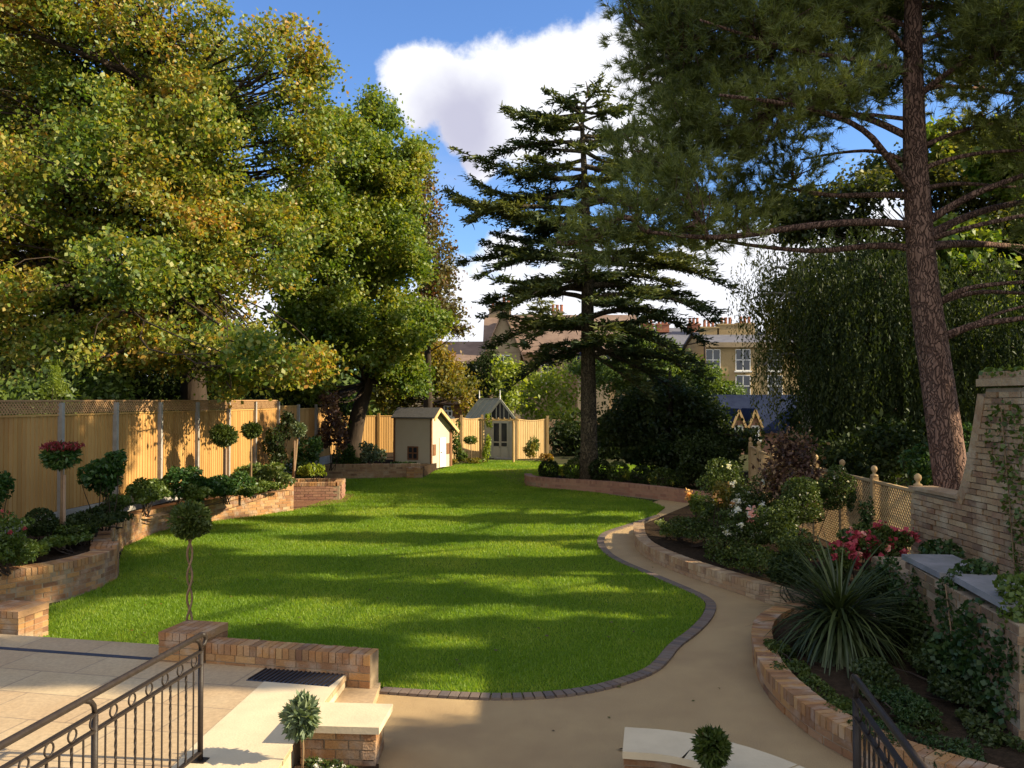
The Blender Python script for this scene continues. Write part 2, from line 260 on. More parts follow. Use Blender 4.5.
def surf_paving():
    m = bpy.data.materials.new('sandstone_paving'); m.use_nodes = True; nt = m.node_tree; b = nt.nodes['Principled BSDF']
    b.inputs['Roughness'].default_value = 0.7
    tcn = node(nt, 'ShaderNodeTexCoord'); mpn = node(nt, 'ShaderNodeMapping'); mpn.inputs['Rotation'].default_value = (0, 0, R(12))
    nt.links.new(tcn.outputs['Object'], mpn.inputs[0])
    br = node(nt, 'ShaderNodeTexBrick'); br.inputs['Scale'].default_value = 1; br.inputs['Brick Width'].default_value = 0.86; br.inputs['Row Height'].default_value = 0.57
    br.inputs['Mortar Size'].default_value = 0.009; br.offset = 0.4
    br.inputs['Color1'].default_value = (0.50, 0.385, 0.22, 1); br.inputs['Color2'].default_value = (0.38, 0.26, 0.145, 1); br.inputs['Mortar'].default_value = (0.20, 0.15, 0.10, 1)
    nt.links.new(mpn.outputs[0], br.inputs['Vector'])
    nz = node(nt, 'ShaderNodeTexNoise'); nz.inputs['Scale'].default_value = 1.6; nz.inputs['Detail'].default_value = 6; nt.links.new(tcn.outputs['Object'], nz.inputs['Vector'])
    rp = node(nt, 'ShaderNodeValToRGB'); rp.color_ramp.elements[0].position = 0.35; rp.color_ramp.elements[1].position = 0.68
    rp.color_ramp.elements[0].color = (0.40, 0.27, 0.15, 1); rp.color_ramp.elements[1].color = (0.50, 0.39, 0.25, 1)
    nt.links.new(nz.outputs['Fac'], rp.inputs[0])
    mm = node(nt, 'ShaderNodeMixRGB'); mm.inputs[0].default_value = 0.35; nt.links.new(br.outputs[0], mm.inputs[1]); nt.links.new(rp.outputs[0], mm.inputs[2])
    nt.links.new(mm.outputs[0], b.inputs['Base Color'])
    z2 = node(nt, 'ShaderNodeTexNoise'); z2.inputs['Scale'].default_value = 26; z2.inputs['Detail'].default_value = 8; z2.inputs['Roughness'].default_value = 0.7; nt.links.new(tcn.outputs['Object'], z2.inputs['Vector'])
    r2 = node(nt, 'ShaderNodeMapRange'); r2.inputs['From Min'].default_value = 0.35; r2.inputs['From Max'].default_value = 0.65; r2.inputs['To Min'].default_value = 0.82; r2.inputs['To Max'].default_value = 1.1; nt.links.new(z2.outputs['Fac'], r2.inputs['Value'])
    vs_ = node(nt, 'ShaderNodeVectorMath', operation='SCALE'); nt.links.new(mm.outputs[0], vs_.inputs[0]); nt.links.new(r2.outputs[0], vs_.inputs['Scale']); nt.links.new(vs_.outputs[0], b.inputs['Base Color'])
    bn = node(nt, 'ShaderNodeBump'); bn.inputs['Strength'].default_value = 0.2; bn.inputs['Distance'].default_value = 0.01
    nt.links.new(nz.outputs['Fac'], bn.inputs['Height']); nt.links.new(bn.outputs[0], b.inputs['Normal'])
    M['sandstone_paving'] = m
surf_paving()

# ------------------------------------------------------------------ mesh builders
class MB:
    def __init__(s): s.v = []; s.f = []; s.n = 0
    def add(s, vs, fs):
        s.v.extend([tuple(map(float, p)) for p in vs]); s.f.extend([tuple(i + s.n for i in f) for f in fs]); s.n += len(vs)
    def box(s, c, d, rz=0.0, rx=0.0, M3=None):
        hx, hy, hz = d[0] / 2, d[1] / 2, d[2] / 2
        pts = [(x, y, z) for z in (-hz, hz) for y in (-hy, hy) for x in (-hx, hx)]
        rot = M3 if M3 is not None else Matrix.Rotation(rz, 3, 'Z') @ Matrix.Rotation(rx, 3, 'X')
        vs = [tuple(rot @ Vector(p) + Vector(c)) for p in pts]
        s.add(vs, [(0, 2, 3, 1), (4, 5, 7, 6), (0, 1, 5, 4), (2, 6, 7, 3), (0, 4, 6, 2), (1, 3, 7, 5)])
    def bar(s, a, b, w, h):
        """box beam from a to b, w wide (level), h deep"""
        a, b = Vector(a), Vector(b); d = b - a; l = d.length; x = d / l
        up = Vector((0, 0, 1)) if abs(x.z) < 0.97 else Vector((0, 1, 0))
        y = up.cross(x).normalized(); z = x.cross(y)
        s.box((a + b) / 2, (l, w, h), M3=Matrix((x, y, z)).transposed())
    def tube(s, pts, rad, n=8, cap=True):
        pts = [Vector(p) for p in pts]; k = len(pts)
        if not hasattr(rad, '__len__'): rad = [rad] * k
        rings = []; prev = None
        for i, p in enumerate(pts):
            t = (pts[min(i + 1, k - 1)] - pts[max(i - 1, 0)]).normalized()
            if prev is None: u = t.orthogonal().normalized()
            else: u = (prev - t * prev.dot(t)).normalized()
            prev = u; w = t.cross(u)
            rings.append([p + (u * math.cos(2 * math.pi * j / n) + w * math.sin(2 * math.pi * j / n)) * rad[i] for j in range(n)])
        vs = [q for r_ in rings for q in r_]; fs = []
        for i in range(k - 1):
            for j in range(n):
                a = i * n + j; b = i * n + (j + 1) % n; fs.append((a, b, b + n, a + n))
        if cap: fs.append(tuple(range(n))[::-1]); fs.append(tuple((k - 1) * n + j for j in range(n)))
        s.add(vs, fs)
    def lathe(s, prof, c, n=16):
        vs = []; fs = []
        for r_, z in prof:
            for j in range(n):
                a = 2 * math.pi * j / n; vs.append((c[0] + r_ * math.cos(a), c[1] + r_ * math.sin(a), c[2] + z))
        for i in range(len(prof) - 1):
            for j in range(n):
                a = i * n + j; b = i * n + (j + 1) % n; fs.append((a, b, b + n, a + n))
        fs.append(tuple(range(n))[::-1]); fs.append(tuple((len(prof) - 1) * n + j for j in range(n)))
        s.add(vs, fs)
    def ball(s, c, r_, n=12): s.lathe([(max(0.001, r_ * math.sin(math.pi * i / 8)), -r_ * math.cos(math.pi * i / 8)) for i in range(9)], c, n)
    def prism(s, poly, z0, z1):
        k = len(poly); vs = [(p[0], p[1], z0) for p in poly] + [(p[0], p[1], z1) for p in poly]
        fs = [tuple(range(k))[::-1], tuple(range(k, 2 * k))] + [(i, (i + 1) % k, (i + 1) % k + k, i + k) for i in range(k)]
        s.add(vs, fs)
    def solid(s, a, b):
        """solid between two matching polygons (3-D points)"""
        k = len(a); fs = [tuple(range(k))[::-1], tuple(range(k, 2 * k))] + [(i, (i + 1) % k, (i + 1) % k + k, i + k) for i in range(k)]
        s.add(list(a) + list(b), fs)
    def torus(s, c, r_, t, ax_u, ax_v, n=14, k=6):
        u, v = Vector(ax_u), Vector(ax_v); w = u.cross(v); pts = []
        for i in range(n):
            a = 2 * math.pi * i / n; d = u * math.cos(a) + v * math.sin(a)
            for j in range(k):
                b = 2 * math.pi * j / k; pts.append(Vector(c) + d * (r_ + t * math.cos(b)) + w * t * math.sin(b))
        s.add(pts, [(i * k + j, ((i + 1) % n) * k + j, ((i + 1) % n) * k + (j + 1) % k, i * k + (j + 1) % k) for i in range(n) for j in range(k)])
    def build(s, name, m, parent=None, smooth=False):
        me = bpy.data.meshes.new(name); o = bpy.data.objects.new(name, me); C.objects.link(o)
        vs = s.v
        if parent is not None:
            b = parent.get('_base', None)
            if b is not None: vs = [(p[0] - b[0], p[1] - b[1], p[2] - b[2]) for p in vs]
            o.parent = parent
            if b is not None: o['_base'] = b
        me.from_pydata(vs, [], s.f); me.materials.append(m if not isinstance(m, str) else M[m])
        if smooth: me.polygons.foreach_set('use_smooth', [True] * len(me.polygons))
        me.update(); return o

def thing(name, label, cat, base, group=None):
    o = bpy.data.objects.new(name, None); C.objects.link(o); o.location = tuple(map(float, base)); o.empty_display_size = 0.2
    o['_base'] = [float(x) for x in base]
    o['label'] = label; o['category'] = cat
    if group: o['group'] = group
    return o
def structure(o): o['kind'] = 'structure'; return o
def tagm(o, label, cat, group=None, kind=None):
    o['label'] = label; o['category'] = cat
    if group: o['group'] = group
    if kind: o['kind'] = kind
    return o

def faces_obj(name, verts, k, m, parent=None, smooth=False):
    """mesh of separate k-sided faces, verts (N*k, 3)"""
    verts = np.asarray(verts, dtype=np.float32).reshape(-1, 3)
    b = parent.get('_base') if parent is not None else None
    if b is not None: verts = verts - np.array(list(b), dtype=np.float32)
    nv = len(verts); nf = nv // k
    me = bpy.data.meshes.new(name); me.vertices.add(nv); me.vertices.foreach_set('co', verts.ravel())
    me.loops.add(nf * k); me.loops.foreach_set('vertex_index', np.arange(nf * k, dtype=np.int32))
    me.polygons.add(nf); me.polygons.foreach_set('loop_start', np.arange(0, nf * k, k, dtype=np.int32)); me.polygons.foreach_set('loop_total', np.full(nf, k, dtype=np.int32))
    me.materials.append(M[m]); me.update(calc_edges=True)
    o = bpy.data.objects.new(name, me); C.objects.link(o)
    if parent is not None:
        o.parent = parent
        if b is not None: o['_base'] = list(b)
    return o

def unit(a): return a / (np.linalg.norm(a, axis=-1, keepdims=True) + 1e-9)
def leaf_quads(c, size, aspect=0.55, up=0.5, jit=0.35, dirs=None):
    """a kite-shaped leaf at every point c"""
    n = len(c); sz = size * (1 + jit * rng.uniform(-1, 1, n))[:, None]
    nrm = unit(rng.normal(size=(n, 3)) + np.array([0, 0, up]))
    a = unit(rng.normal(size=(n, 3))) if dirs is None else unit(dirs)
    a = unit(a - nrm * (a * nrm).sum(1, keepdims=True)) if dirs is None else a
    b = unit(np.cross(nrm, a)); sag = nrm * sz * 0.12
    v = np.stack([c - a * sz * 0.5, c + b * sz * aspect * 0.5 - a * sz * 0.05 + sag, c + a * sz * 0.5, c - b * sz * aspect * 0.5 - a * sz * 0.05 + sag], 1)
    return v.reshape(-1, 3)
def in_blobs(blobs, n, lo=0.35):
    """n points spread through ellipsoids [(centre, radii)], outer parts favoured"""
    vol = np.array([b[1][0] * b[1][1] * b[1][2] for b in blobs]) ** 0.75; idx = rng.choice(len(blobs), n, p=vol / vol.sum())
    cs = np.array([b[0] for b in blobs])[idx]; rs = np.array([b[1] for b in blobs])[idx]
    d = unit(rng.normal(size=(n, 3))); r_ = (lo ** 3 + (1 - lo ** 3) * rng.random(n)) ** (1 / 3)
    return cs + d * r_[:, None] * rs, idx
def clumps(cc, per, rad, flat=0.7):
    n = len(cc); rr = rad * rng.uniform(0.55, 1.25, n)
    o = rng.normal(size=(n, per, 3)) * 0.5 * rr[:, None, None] * np.array([1, 1, flat])
    return (cc[:, None, :] + o).reshape(-1, 3)
def curve_pts(a, b, bend, k=6):
    a, b = np.array(a, float), np.array(b, float); t = np.linspace(0, 1, k)[:, None]
    return a + (b - a) * t + np.array(bend) * (4 * t * (1 - t))
def lerp_path(path, t):
    path = np.asarray(path, float); s = t * (len(path) - 1); i = int(min(len(path) - 2, math.floor(s))); return path[i] + (path[i + 1] - path[i]) * (s - i)

def tree(name, label, cat, trunk, rad, blobs, leaf, nclump, per, crad, lsize, bark='bark', group=None, limbs=None, twig=0.35, aspect=0.6, flat=0.7, up=0.5, dirs=None, lo=0.35, start=0.45, crown_extra=None, lumpy=0):
    """tapered trunk, a limb to every mass of the crown, twigs to the clumps, leaves in clumps"""
    t = thing(name, label, cat, trunk[0], group)
    if lumpy:
        sub = []
        for (bc, br_) in blobs:
            bc, br_ = np.array(bc, float), np.array(br_, float); sub.append((bc, br_ * 0.72))
            for _ in range(lumpy): sub.append((bc + unit(rng.normal(size=3)) * br_ * rng.uniform(0.5, 0.85), br_ * rng.uniform(0.26, 0.48)))
        blobs = sub
    mb = MB(); k = len(trunk); mb.tube(trunk, [rad * (1 - 0.75 * i / (k - 1)) * (1.25 if i == 0 else 1) for i in range(k)], 10)
    tips = []
    for bi, (c, r_) in enumerate(blobs):
        c = np.array(c); s = lerp_path(trunk, float(np.clip(start + (1 - start) * rng.random(), 0, 0.98)))
        cand = [lerp_path(trunk, x) for x in np.linspace(start, 1, 8)]
        s = min(cand, key=lambda q: np.linalg.norm(q - c) + max(0, q[2] - c[2] + 0.6) * 2)
        ln = np.linalg.norm(c - s); p = curve_pts(s, c, np.array([0, 0, -0.06 * ln]) + rng.normal(size=3) * 0.09 * ln, 7)
        r0 = max(0.03, rad * 0.42 * min(1, (r_[0] * 1.5 / 3)))
        mb.tube(p, list(np.linspace(r0, r0 * 0.35, 7)), 6); tips.append((p, r0))
    cc, idx = in_blobs(blobs, nclump, lo)
    for i in range(int(nclump * twig)):
        p, r0 = tips[idx[i]]; s = lerp_path(p, rng.uniform(0.35, 1)); e = cc[i]; ln = np.linalg.norm(e - s)
        mb.tube(curve_pts(s, e, rng.normal(size=3) * 0.08 * ln + np.array([0, 0, 0.06 * ln]), 5), list(np.linspace(r0 * 0.28, 0.008, 5)), 4, cap=False)
    mb.build('trunk', bark, t, smooth=True)
    pts = clumps(cc, per, crad, flat)
    if crown_extra is not None: pts = np.concatenate([pts, crown_extra])
    v = leaf_quads(pts, lsize, aspect, up, dirs=None if dirs is None else np.tile(dirs, (len(pts), 1)) + rng.normal(size=(len(pts), 3)) * 0.35)
    faces_obj('crown', v, 4, leaf, t)
    return t

def B(px, py, d, rx, ry, rd):
    """a mass of foliage: centre and radii"""
    return (D(px, py, d), (rx * d / FPX, rd, ry * d / FPX))

def shrub(name, label, cat, blobs, leaf, n, size, group=None, stem_to=None, aspect=0.55, clump=0, up=0.6, lo=0.45, flowers=None, twigs=7, base=None):
    """leafy shrub: short woody stems and leaves through its volume, optional flower heads (material, count, size)"""
    if lo < 0.7:
        sub = []
        for (bc, br_) in blobs:
            bc, br_ = np.array(bc), np.array(br_); sub.append((bc, br_ * 0.66))
            for _ in range(6):
                f = rng.uniform(0.32, 0.5); sub.append((bc + unit(rng.normal(size=3)) * br_ * rng.uniform(0.5, 0.8), br_ * f))
        b_first = blobs[0]; blobs = [b_first[:1] + (np.array(b_first[1]) * 0.66,)] + sub[1:]
        blobs[0] = (np.array(b_first[0]), np.array(b_first[1]) * 0.66)
    c0 = np.array(blobs[0][0]); zb = stem_to if stem_to is not None else c0[2] - blobs[0][1][2]
    blobs = [(np.array(c), np.array(q)) for c, q in blobs]
    t = thing(name, label, cat, (c0[0], c0[1], zb) if base is None else base, group)
    if not clump and lo < 0.7: n = int(n * 1.35)
    mb = MB()
    for i in range(twigs):
        p, _ = in_blobs(blobs, 1, 0.1)
        mb.tube(curve_pts((c0[0] + rng.normal() * 0.05, c0[1] + rng.normal() * 0.05, zb - 0.02), p[0], rng.normal(size=3) * 0.05, 5), list(np.linspace(0.014, 0.004, 5)), 4, cap=False)
    mb.build('stem', 'bark', t)
    if clump:
        cc, _ = in_blobs(blobs, max(4, n // clump), lo); pts = clumps(cc, clump, size * 3.2, 0.8)
    else: pts, _ = in_blobs(blobs, n, lo)
    faces_obj('foliage', leaf_quads(pts, size, aspect, up), 4, leaf, t)
    if flowers:
        for fm, fn, fs in flowers:
            cc, _ = in_blobs(blobs, fn * 3, 0.97); cm = pts.mean(0); rel = cc - cm
            cc = cc[np.argsort(rel[:, 1] - rel[:, 2] * 1.2 + rng.normal(size=len(cc)) * 0.1)][:int(fn * 1.5)]; cc = cc[rng.permutation(len(cc))[:fn]]
            vs = []
            for c in cc:
                q = c + rng.normal(size=(22, 3)) * fs * 0.28; vs.append(leaf_quads(q, fs * 0.55, 0.85, 0.5))
            faces_obj('blossom', np.concatenate(vs), 4, fm, t)
    return t

# brickwork: every brick is real, in courses along a plan path
def resample(path, step):
    p = np.asarray(path, float); seg = np.linalg.norm(np.diff(p, axis=0), axis=1); s = np.concatenate([[0], np.cumsum(seg)])
    n = max(1, int(round(s[-1] / step))); t = np.linspace(0, s[-1], n + 1)
    return np.stack([np.interp(t, s, p[:, i]) for i in range(p.shape[1])], 1), s[-1] / n
def smooth_path(p, it=2):
    p = np.asarray(p, float)
    for _ in range(it):
        q = [p[0]]
        for a, b in zip(p[:-1], p[1:]): q += [a * 0.75 + b * 0.25, a * 0.25 + b * 0.75]
        q.append(p[-1]); p = np.array(q)
    return p
def brick_run(mb, path, thick, z0, courses, bl=0.225, ch=0.075, gap=0.010, base_off=0.0, jit=0.002, topz=None):
    for c in range(courses):
        pts, st = resample(path, bl)
        off = 0.5 if c % 2 else 0.0
        n = len(pts) - 1
        for i in range(-1 if off else 0, n):
            t0, t1 = max(0, i + off), min(n, i + 1 + off)
            if t1 - t0 < 0.2: continue
            a = lerp_i(pts, t0); b = lerp_i(pts, t1); d = b - a; l = np.linalg.norm(d)
            if l < 0.02: continue
            z = z0 + ch * (c + 0.5)
            if topz is not None:
                tz = topz(((a + b) / 2)); 
                if z + ch * 0.4 > tz: continue
            ang = math.atan2(d[1], d[0]); cx, cy = (a + b)[:2] / 2
            mb.box((cx + rng.normal() * jit, cy + rng.normal() * jit, z), (l - gap, thick, ch - gap), rz=ang)
def lerp_i(pts, t):
    i = int(min(len(pts) - 2, max(0, math.floor(t)))); return pts[i] + (pts[i + 1] - pts[i]) * (t - i)
def soldier_run(mb, path, width, z0, h, bw=0.0725, gap=0.009):
    pts, st = resample(path, bw)
    for i in range(len(pts) - 1):
        a, b = pts[i], pts[i + 1]; d = b - a; ang = math.atan2(d[1], d[0])
        mb.box((*((a + b)[:2] / 2), z0 + h / 2 + rng.normal() * 0.0015), (np.linalg.norm(d) - gap, width + rng.normal() * 0.003, h), rz=ang)
def ribbon_core(mb, path, thick, z0, z1):
    pts = np.asarray(path, float); k = len(pts); off = []
    for i in range(k):
        t = pts[min(i + 1, k - 1)] - pts[max(i - 1, 0)]; t /= np.linalg.norm(t); off.append(np.array([-t[1], t[0]]) * thick / 2)
    a = pts[:, :2] + np.array(off); b = pts[:, :2] - np.array(off)
    vs = []
    for z in (z0, z1):
        vs += [(x, y, z) for x, y in a] + [(x, y, z) for x, y in b]
    fs = []
    for i in range(k - 1):
        A0, A1, B0, B1 = i, i + 1, k + i, k + i + 1; T = 2 * k
        fs += [(A0, A1, B1, B0), (A0 + T, B0 + T, B1 + T, A1 + T), (A0, A0 + T, A1 + T, A1), (B0, B1, B1 + T, B0 + T)]
    T = 2 * k
    fs += [(0, k, k + T, T), (k - 1, k - 1 + T, 2 * k - 1 + T, 2 * k - 1)]
    mb.add(vs, fs)
def brick_wall(name, label, path, h, thick=0.22, z0=0.0, m='brick', coping=True, cat='brick wall', group=None, sm=True, ch=0.075):
    path = smooth_path(path) if sm else np.asarray(path, float)
    cop = 0.105 if coping else 0.0
    nc = max(1, int(round((h - cop) / ch))); ch = (h - cop) / nc
    t = thing(name, label, cat, (path[len(path) // 2][0], path[len(path) // 2][1], z0), group)
    mb = MB(); brick_run(mb, path, thick, z0, nc, ch=ch); mb.build('brick_courses', m, t)
    mb = MB(); ribbon_core(mb, path, thick - 0.014, z0 - 0.05, z0 + h - 0.008); mb.build('mortar_joint', 'mortar', t)
    if coping:
        mb = MB(); soldier_run(mb, path, thick + 0.008, z0 + h - cop, cop); mb.build('brick_coping', m, t)
    return t
def brick_pier(t_or_name, label, c, w, d, h, z0=0.0, rz=0.0, m='brick'):
    t = thing('brick_pier', label, 'brick pier', (c[0], c[1], z0)); nc = max(1, int(round((h - 0.08) / 0.075))); ch = (h - 0.08) / nc
    mb = MB()
    ca, sa = math.cos(rz), math.sin(rz)
    def P(x, y): return (c[0] + x * ca - y * sa, c[1] + x * sa + y * ca)
    for k in range(nc):
        z = z0 + ch * (k + .5)
        for s in (-1, 1):
            for j in range(2):
                xx = (-.25 + .5 * j) * w; mb.box((*P(xx, s * (d / 2 - 0.05)), z), (w / 2 - 0.01, 0.10, ch - 0.01), rz=rz)
                yy = (-.25 + .5 * j) * (d - 0.2); mb.box((*P(s * (w / 2 - 0.05), yy), z), (0.10 - 0.002, (d - .2) / 2 - 0.01, ch - 0.01), rz=rz)
    mb.build('brick_courses', m, t)
    mb = MB(); mb.box((c[0], c[1], z0 + (h - .085) / 2), (w - 0.016, d - 0.016, h - 0.085), rz=rz); mb.build('mortar_joint', 'mortar', t)
    mb = MB(); n = max(2, int(w / 0.075))
    for i in range(n): mb.box((*P((i + .5) / n * w - w / 2, 0), z0 + h - 0.04), (w / n - 0.008, d + 0.01, 0.08), rz=rz)
    mb.build('brick_coping', m, t)
    return t

# ------------------------------------------------------------------ ground, lawn, path, paving
mb = MB(); mb.prism([(-500, -60), (500, -60), (500, 900), (-500, 900)], -0.5, -0.03); structure(mb.build('ground', 'earth'))
def poly_sheet(name, pts, z, m, thick=0.03):
    mb = MB(); mb.prism([(p[0], p[1]) for p in pts], z - thick, z); return mb.build(name, m)
lawn_img = [(25, 645), (38, 612), (104, 588), (116, 572), (124, 548), (160, 532), (215, 522), (256, 517), (300, 510), (334, 499), (330, 480), (425, 478), (440, 468), (452, 463),
            (485, 461), (540, 462), (556, 466), (640, 465), (676, 470)]
lawn_r = [(545, 488), (600, 494), (650, 502), (665, 508), (655, 516), (625, 526), (602, 533), (596, 540), (598, 549), (610, 560), (650, 577), (690, 594), (704, 602), (706, 608), (700, 620), (685, 634), (667, 646), (655, 662), (641, 673), (600, 686), (560, 693), (500, 696), (440, 693), (384, 689)]
lawnP = [G(*p)[:2] for p in lawn_img] + [np.array([3.2, 28.6]), np.array([0.8, 28.5])] + [G(*p)[:2] for p in lawn_r]
edge_path = smooth_path([G(*p)[:2] for p in lawn_r[4:]], 2)
lawnP = [G(*p)[:2] for p in lawn_img] + [G(*p)[:2] for p in lawn_r[:4]] + list(edge_path) + [np.array([-1.45, 8.75]), np.array([-3.2, 9.15]), np.array([-3.7, 9.5]), np.array([-6.2, 10.0])]
LZ = 0.02
o = poly_sheet('lawn', lawnP, LZ, 'lawn', 0.06); structure(o)
pathP = [(-1.75, 3.5), (-1.35, 8.7), (0, 9.2), (0.7, 10), (1.2, 11), (1.2, 13), (0.6, 16), (1.0, 19), (2.8, 22), (4.4, 25.1), (6.6, 25.5), (7.5, 24.0), (5.2, 21), (4.2, 18), (4.2, 14), (5, 11), (4.5, 3.5)]
structure(poly_sheet('path', pathP, 0.0, 'resin_path', 0.05))
far_path = [G(487, 473)[:2], G(505, 470)[:2], G(530, 469)[:2], G(560, 474)[:2], G(560, 487)[:2], G(525, 487)[:2], G(503, 480)[:2]]
structure(poly_sheet('brick_path', far_path, LZ + 0.006, 'red_soil', 0.02))

# setts round the lawn's edge
mb = MB()
pp, _ = resample(edge_path, 0.10)
for i in range(len(pp) - 1):
    a, b = pp[i], pp[i + 1]; d = b - a; n_ = np.array([-d[1], d[0]]) / np.linalg.norm(d); ang = math.atan2(d[1], d[0])
    q = (a + b) / 2 + n_ * 0.08
    mb.box((q[0], q[1], 0.003), (np.linalg.norm(d) - 0.012, 0.14, 0.05), rz=ang)
EDGE = mb
sett = EDGE.build('sett_edging', 'sett'); structure(sett)

# grass
def pip(pts, poly):
    x, y = pts[:, 0], pts[:, 1]; inside = np.zeros(len(pts), bool); p = np.array(poly); j = len(p) - 1
    for i in range(len(p)):
        xi, yi, xj, yj = *p[i], *p[j]
        c = ((yi > y) != (yj > y)) & (x < (xj - xi) * (y - yi) / (yj - yi + 1e-12) + xi); inside ^= c; j = i
    return inside
def grass(n, ylo, yhi, h, w):
    lp = np.array(lawnP); x0, x1 = lp[:, 0].min(), lp[:, 0].max()
    y = ylo * (yhi / ylo) ** rng.random(n); x = rng.uniform(x0, x1, n)
    p = np.stack([x, y], 1); p = p[pip(p, lawnP)]
    k = len(p); sc = (p[:, 1] / 9.0) ** 0.55
    hh = h * sc ** 0.5 * rng.uniform(0.5, 1.2, k); ww = w * sc * rng.uniform(0.7, 1.3, k); a = rng.uniform(0, math.pi, k)
    lean = rng.normal(size=(k, 2)) * 0.45 * hh[:, None]
    dx = np.stack([np.cos(a) * ww / 2, np.sin(a) * ww / 2, np.zeros(k)], 1)
    b = np.stack([p[:, 0], p[:, 1], np.full(k, LZ - 0.003)], 1); t = b + np.stack([lean[:, 0], lean[:, 1], hh], 1)
    return np.stack([b - dx, b + dx, t], 1).reshape(-1, 3)
gv = np.concatenate([grass(620000, 8.2, 43, 0.042, 0.010)])
o = faces_obj('grass', gv, 3, 'grass_blade'); tagm(o, 'short mown grass blades covering the curved lawn', 'grass', kind='stuff')

# patio
PZ = 0.2
patio = [(-1.72, 3.0), (-1.72, 6.9), (-1.62, 8.47), (-3.1, 8.83), (-3.62, 8.97), (-3.55, 9.42), (-6.3, 10.0), (-10, 10.8), (-12, 8), (-9, 3)]
structure(poly_sheet('patio', patio, PZ, 'sandstone_paving', 0.045))
structure(poly_sheet('patio_border', [(-1.715, 3.0), (-1.715, 6.9), (-1.64, 8.42), (-2.35, 8.58), (-2.48, 6.9), (-2.6, 3.0)], PZ + 0.005, 'stone_coping', 0.004))
o = poly_sheet('patio_base', [(p[0] * 0.99 - 0.03, p[1] * 0.996) for p in patio], PZ - 0.046, 'stone_coping', 0.25); structure(o)
mb = MB(); mb.box((-1.48, 8.2, 0.04), (0.36, 0.75, 0.085), rz=0.03); structure(mb.build('patio_step', 'sandstone_paving'))
def stripe(a, b, w, z, name, m, t=0.006):
    mb = MB(); mb.bar((a[0], a[1], z), (b[0], b[1], z), w, t); return mb.build(name, m)
o = stripe((-3.62, 8.93), (-8.5, 9.98), 0.07, PZ + 0.004, 'drainage_channel', 'drain_metal'); tagm(o, 'thin dark slot drain crossing the sandstone patio beside the lawn strip', 'drain')
t = thing('boot_grate', 'dark metal floor grate set in the patio below the low brick wall', 'grate', (-2.05, 8.35, PZ))
mb = MB(); mb.box((-2.1, 8.36, PZ + 0.003), (0.86, 0.36, 0.006), rz=R(-13)); mb.build('grate_tray', 'drain_metal', t)
mb = MB()
for i in range(18):
    c, s_ = math.cos(R(-13)), math.sin(R(-13)); x = -0.41 + i * 0.048
    mb.box((-2.1 + x * c, 8.36 + x * s_, PZ + 0.012), (0.014, 0.34, 0.012), rz=R(-13))
mb.build('grate_slat', 'iron', t)

# ------------------------------------------------------------------ near brickwork
brick_wall('brick_wall', 'low straight wall of mixed brown bricks between patio and lawn', [(-3.12, 8.93), (-1.36, 8.5)], 0.41, 0.22, 0.0, sm=False)
t_p = brick_pier(0, 'square brick pier at the end of the low patio wall by the railing', (-3.36, 9.08), 0.5, 0.5, 0.5, 0, R(-13))
brick_pier(0, 'square brick pier where the curved bed wall meets the patio edge', (-6.0, 10.35), 0.55, 0.5, 0.42, 0, R(-10))
brick_wall('retaining_wall', 'curved brown brick retaining wall sweeping from patio to its stepped corner', [(-11, 11.0), (-9, 11.1), (-7.6, 11.55), (-6.75, 12.4), (-6.5, 13.2), (-6.5, 13.75)], 0.52, 0.3)
brick_wall('retaining_wall', 'long curved brick bed wall beyond the corner pier with lit face', [(-6.75, 14.1), (-7.4, 15.4), (-7.85, 17.1), (-7.9, 19.0), (-7.3, 20.5), (-6.5, 21.5), (-5.8, 22.4)], 0.54, 0.3)
brick_pier(0, 'stepped brick corner pier between the two curved bed walls', (-6.62, 13.95), 0.40, 0.45, 0.56, 0, R(20))
brick_wall('brick_wall', 'upper short brick wall behind the variegated shrub', [(-7.3, 22.0), (-6.4, 23.2), (-6.2, 23.9)], 0.75, 0.25, 0.0)
# square planter
t = thing('brick_planter', 'square red brick planter with a lit end standing on the lawn edge', 'planter', (-5.7, 24.9, 0))
mb = MB(); sq = [(-6.35, 24.35), (-5.0, 24.55), (-5.1, 25.7), (-6.45, 25.5), (-6.35, 24.35)]
brick_run(mb, sq, 0.22, 0.0, 6); mb.build('brick_courses', 'brick_red', t)
mb = MB(); ribbon_core(mb, sq, 0.205, -0.02, 0.445); mb.build('mortar_joint', 'mortar', t)
mb = MB(); soldier_run(mb, sq, 0.23, 0.45, 0.1); mb.build('brick_coping', 'brick', t)
mb = MB(); mb.prism([(-6.3, 24.4), (-5.05, 24.6), (-5.15, 25.6), (-6.4, 25.4)], 0.1, 0.42); mb.build('soil', 'soil', t)
structure(poly_sheet('bare_soil', [(-6.6, 22.6), (-5.7, 22.5), (-4.7, 24.2), (-4.8, 26.2), (-6.8, 26.4)], 0.035, 'red_soil', 0.03))
brick_wall('retaining_wall', 'grey brown brick bed wall at the lawn end below the playhouse', [(-8.3, 31.4), (-6.9, 31.9), (-5.0, 32.1), (-3.45, 32.3)], 0.5, 0.3, m='brick_pale')
brick_pier(0, 'small sunlit stub of brick at the end of the far bed wall', (-3.6, 31.6), 0.6, 0.4, 0.42, 0, R(8))
brick_wall('retaining_wall', 'long low curved brick wall under the cedar bed beyond the path', [(0.55, 29.6), (0.6, 28.6), (1.2, 27.9), (2.8, 27.0), (4.2, 25.4), (5.05, 24.1), (5.6, 23.6), (6.6, 23.9)], 0.36, 0.25, m='brick_red')
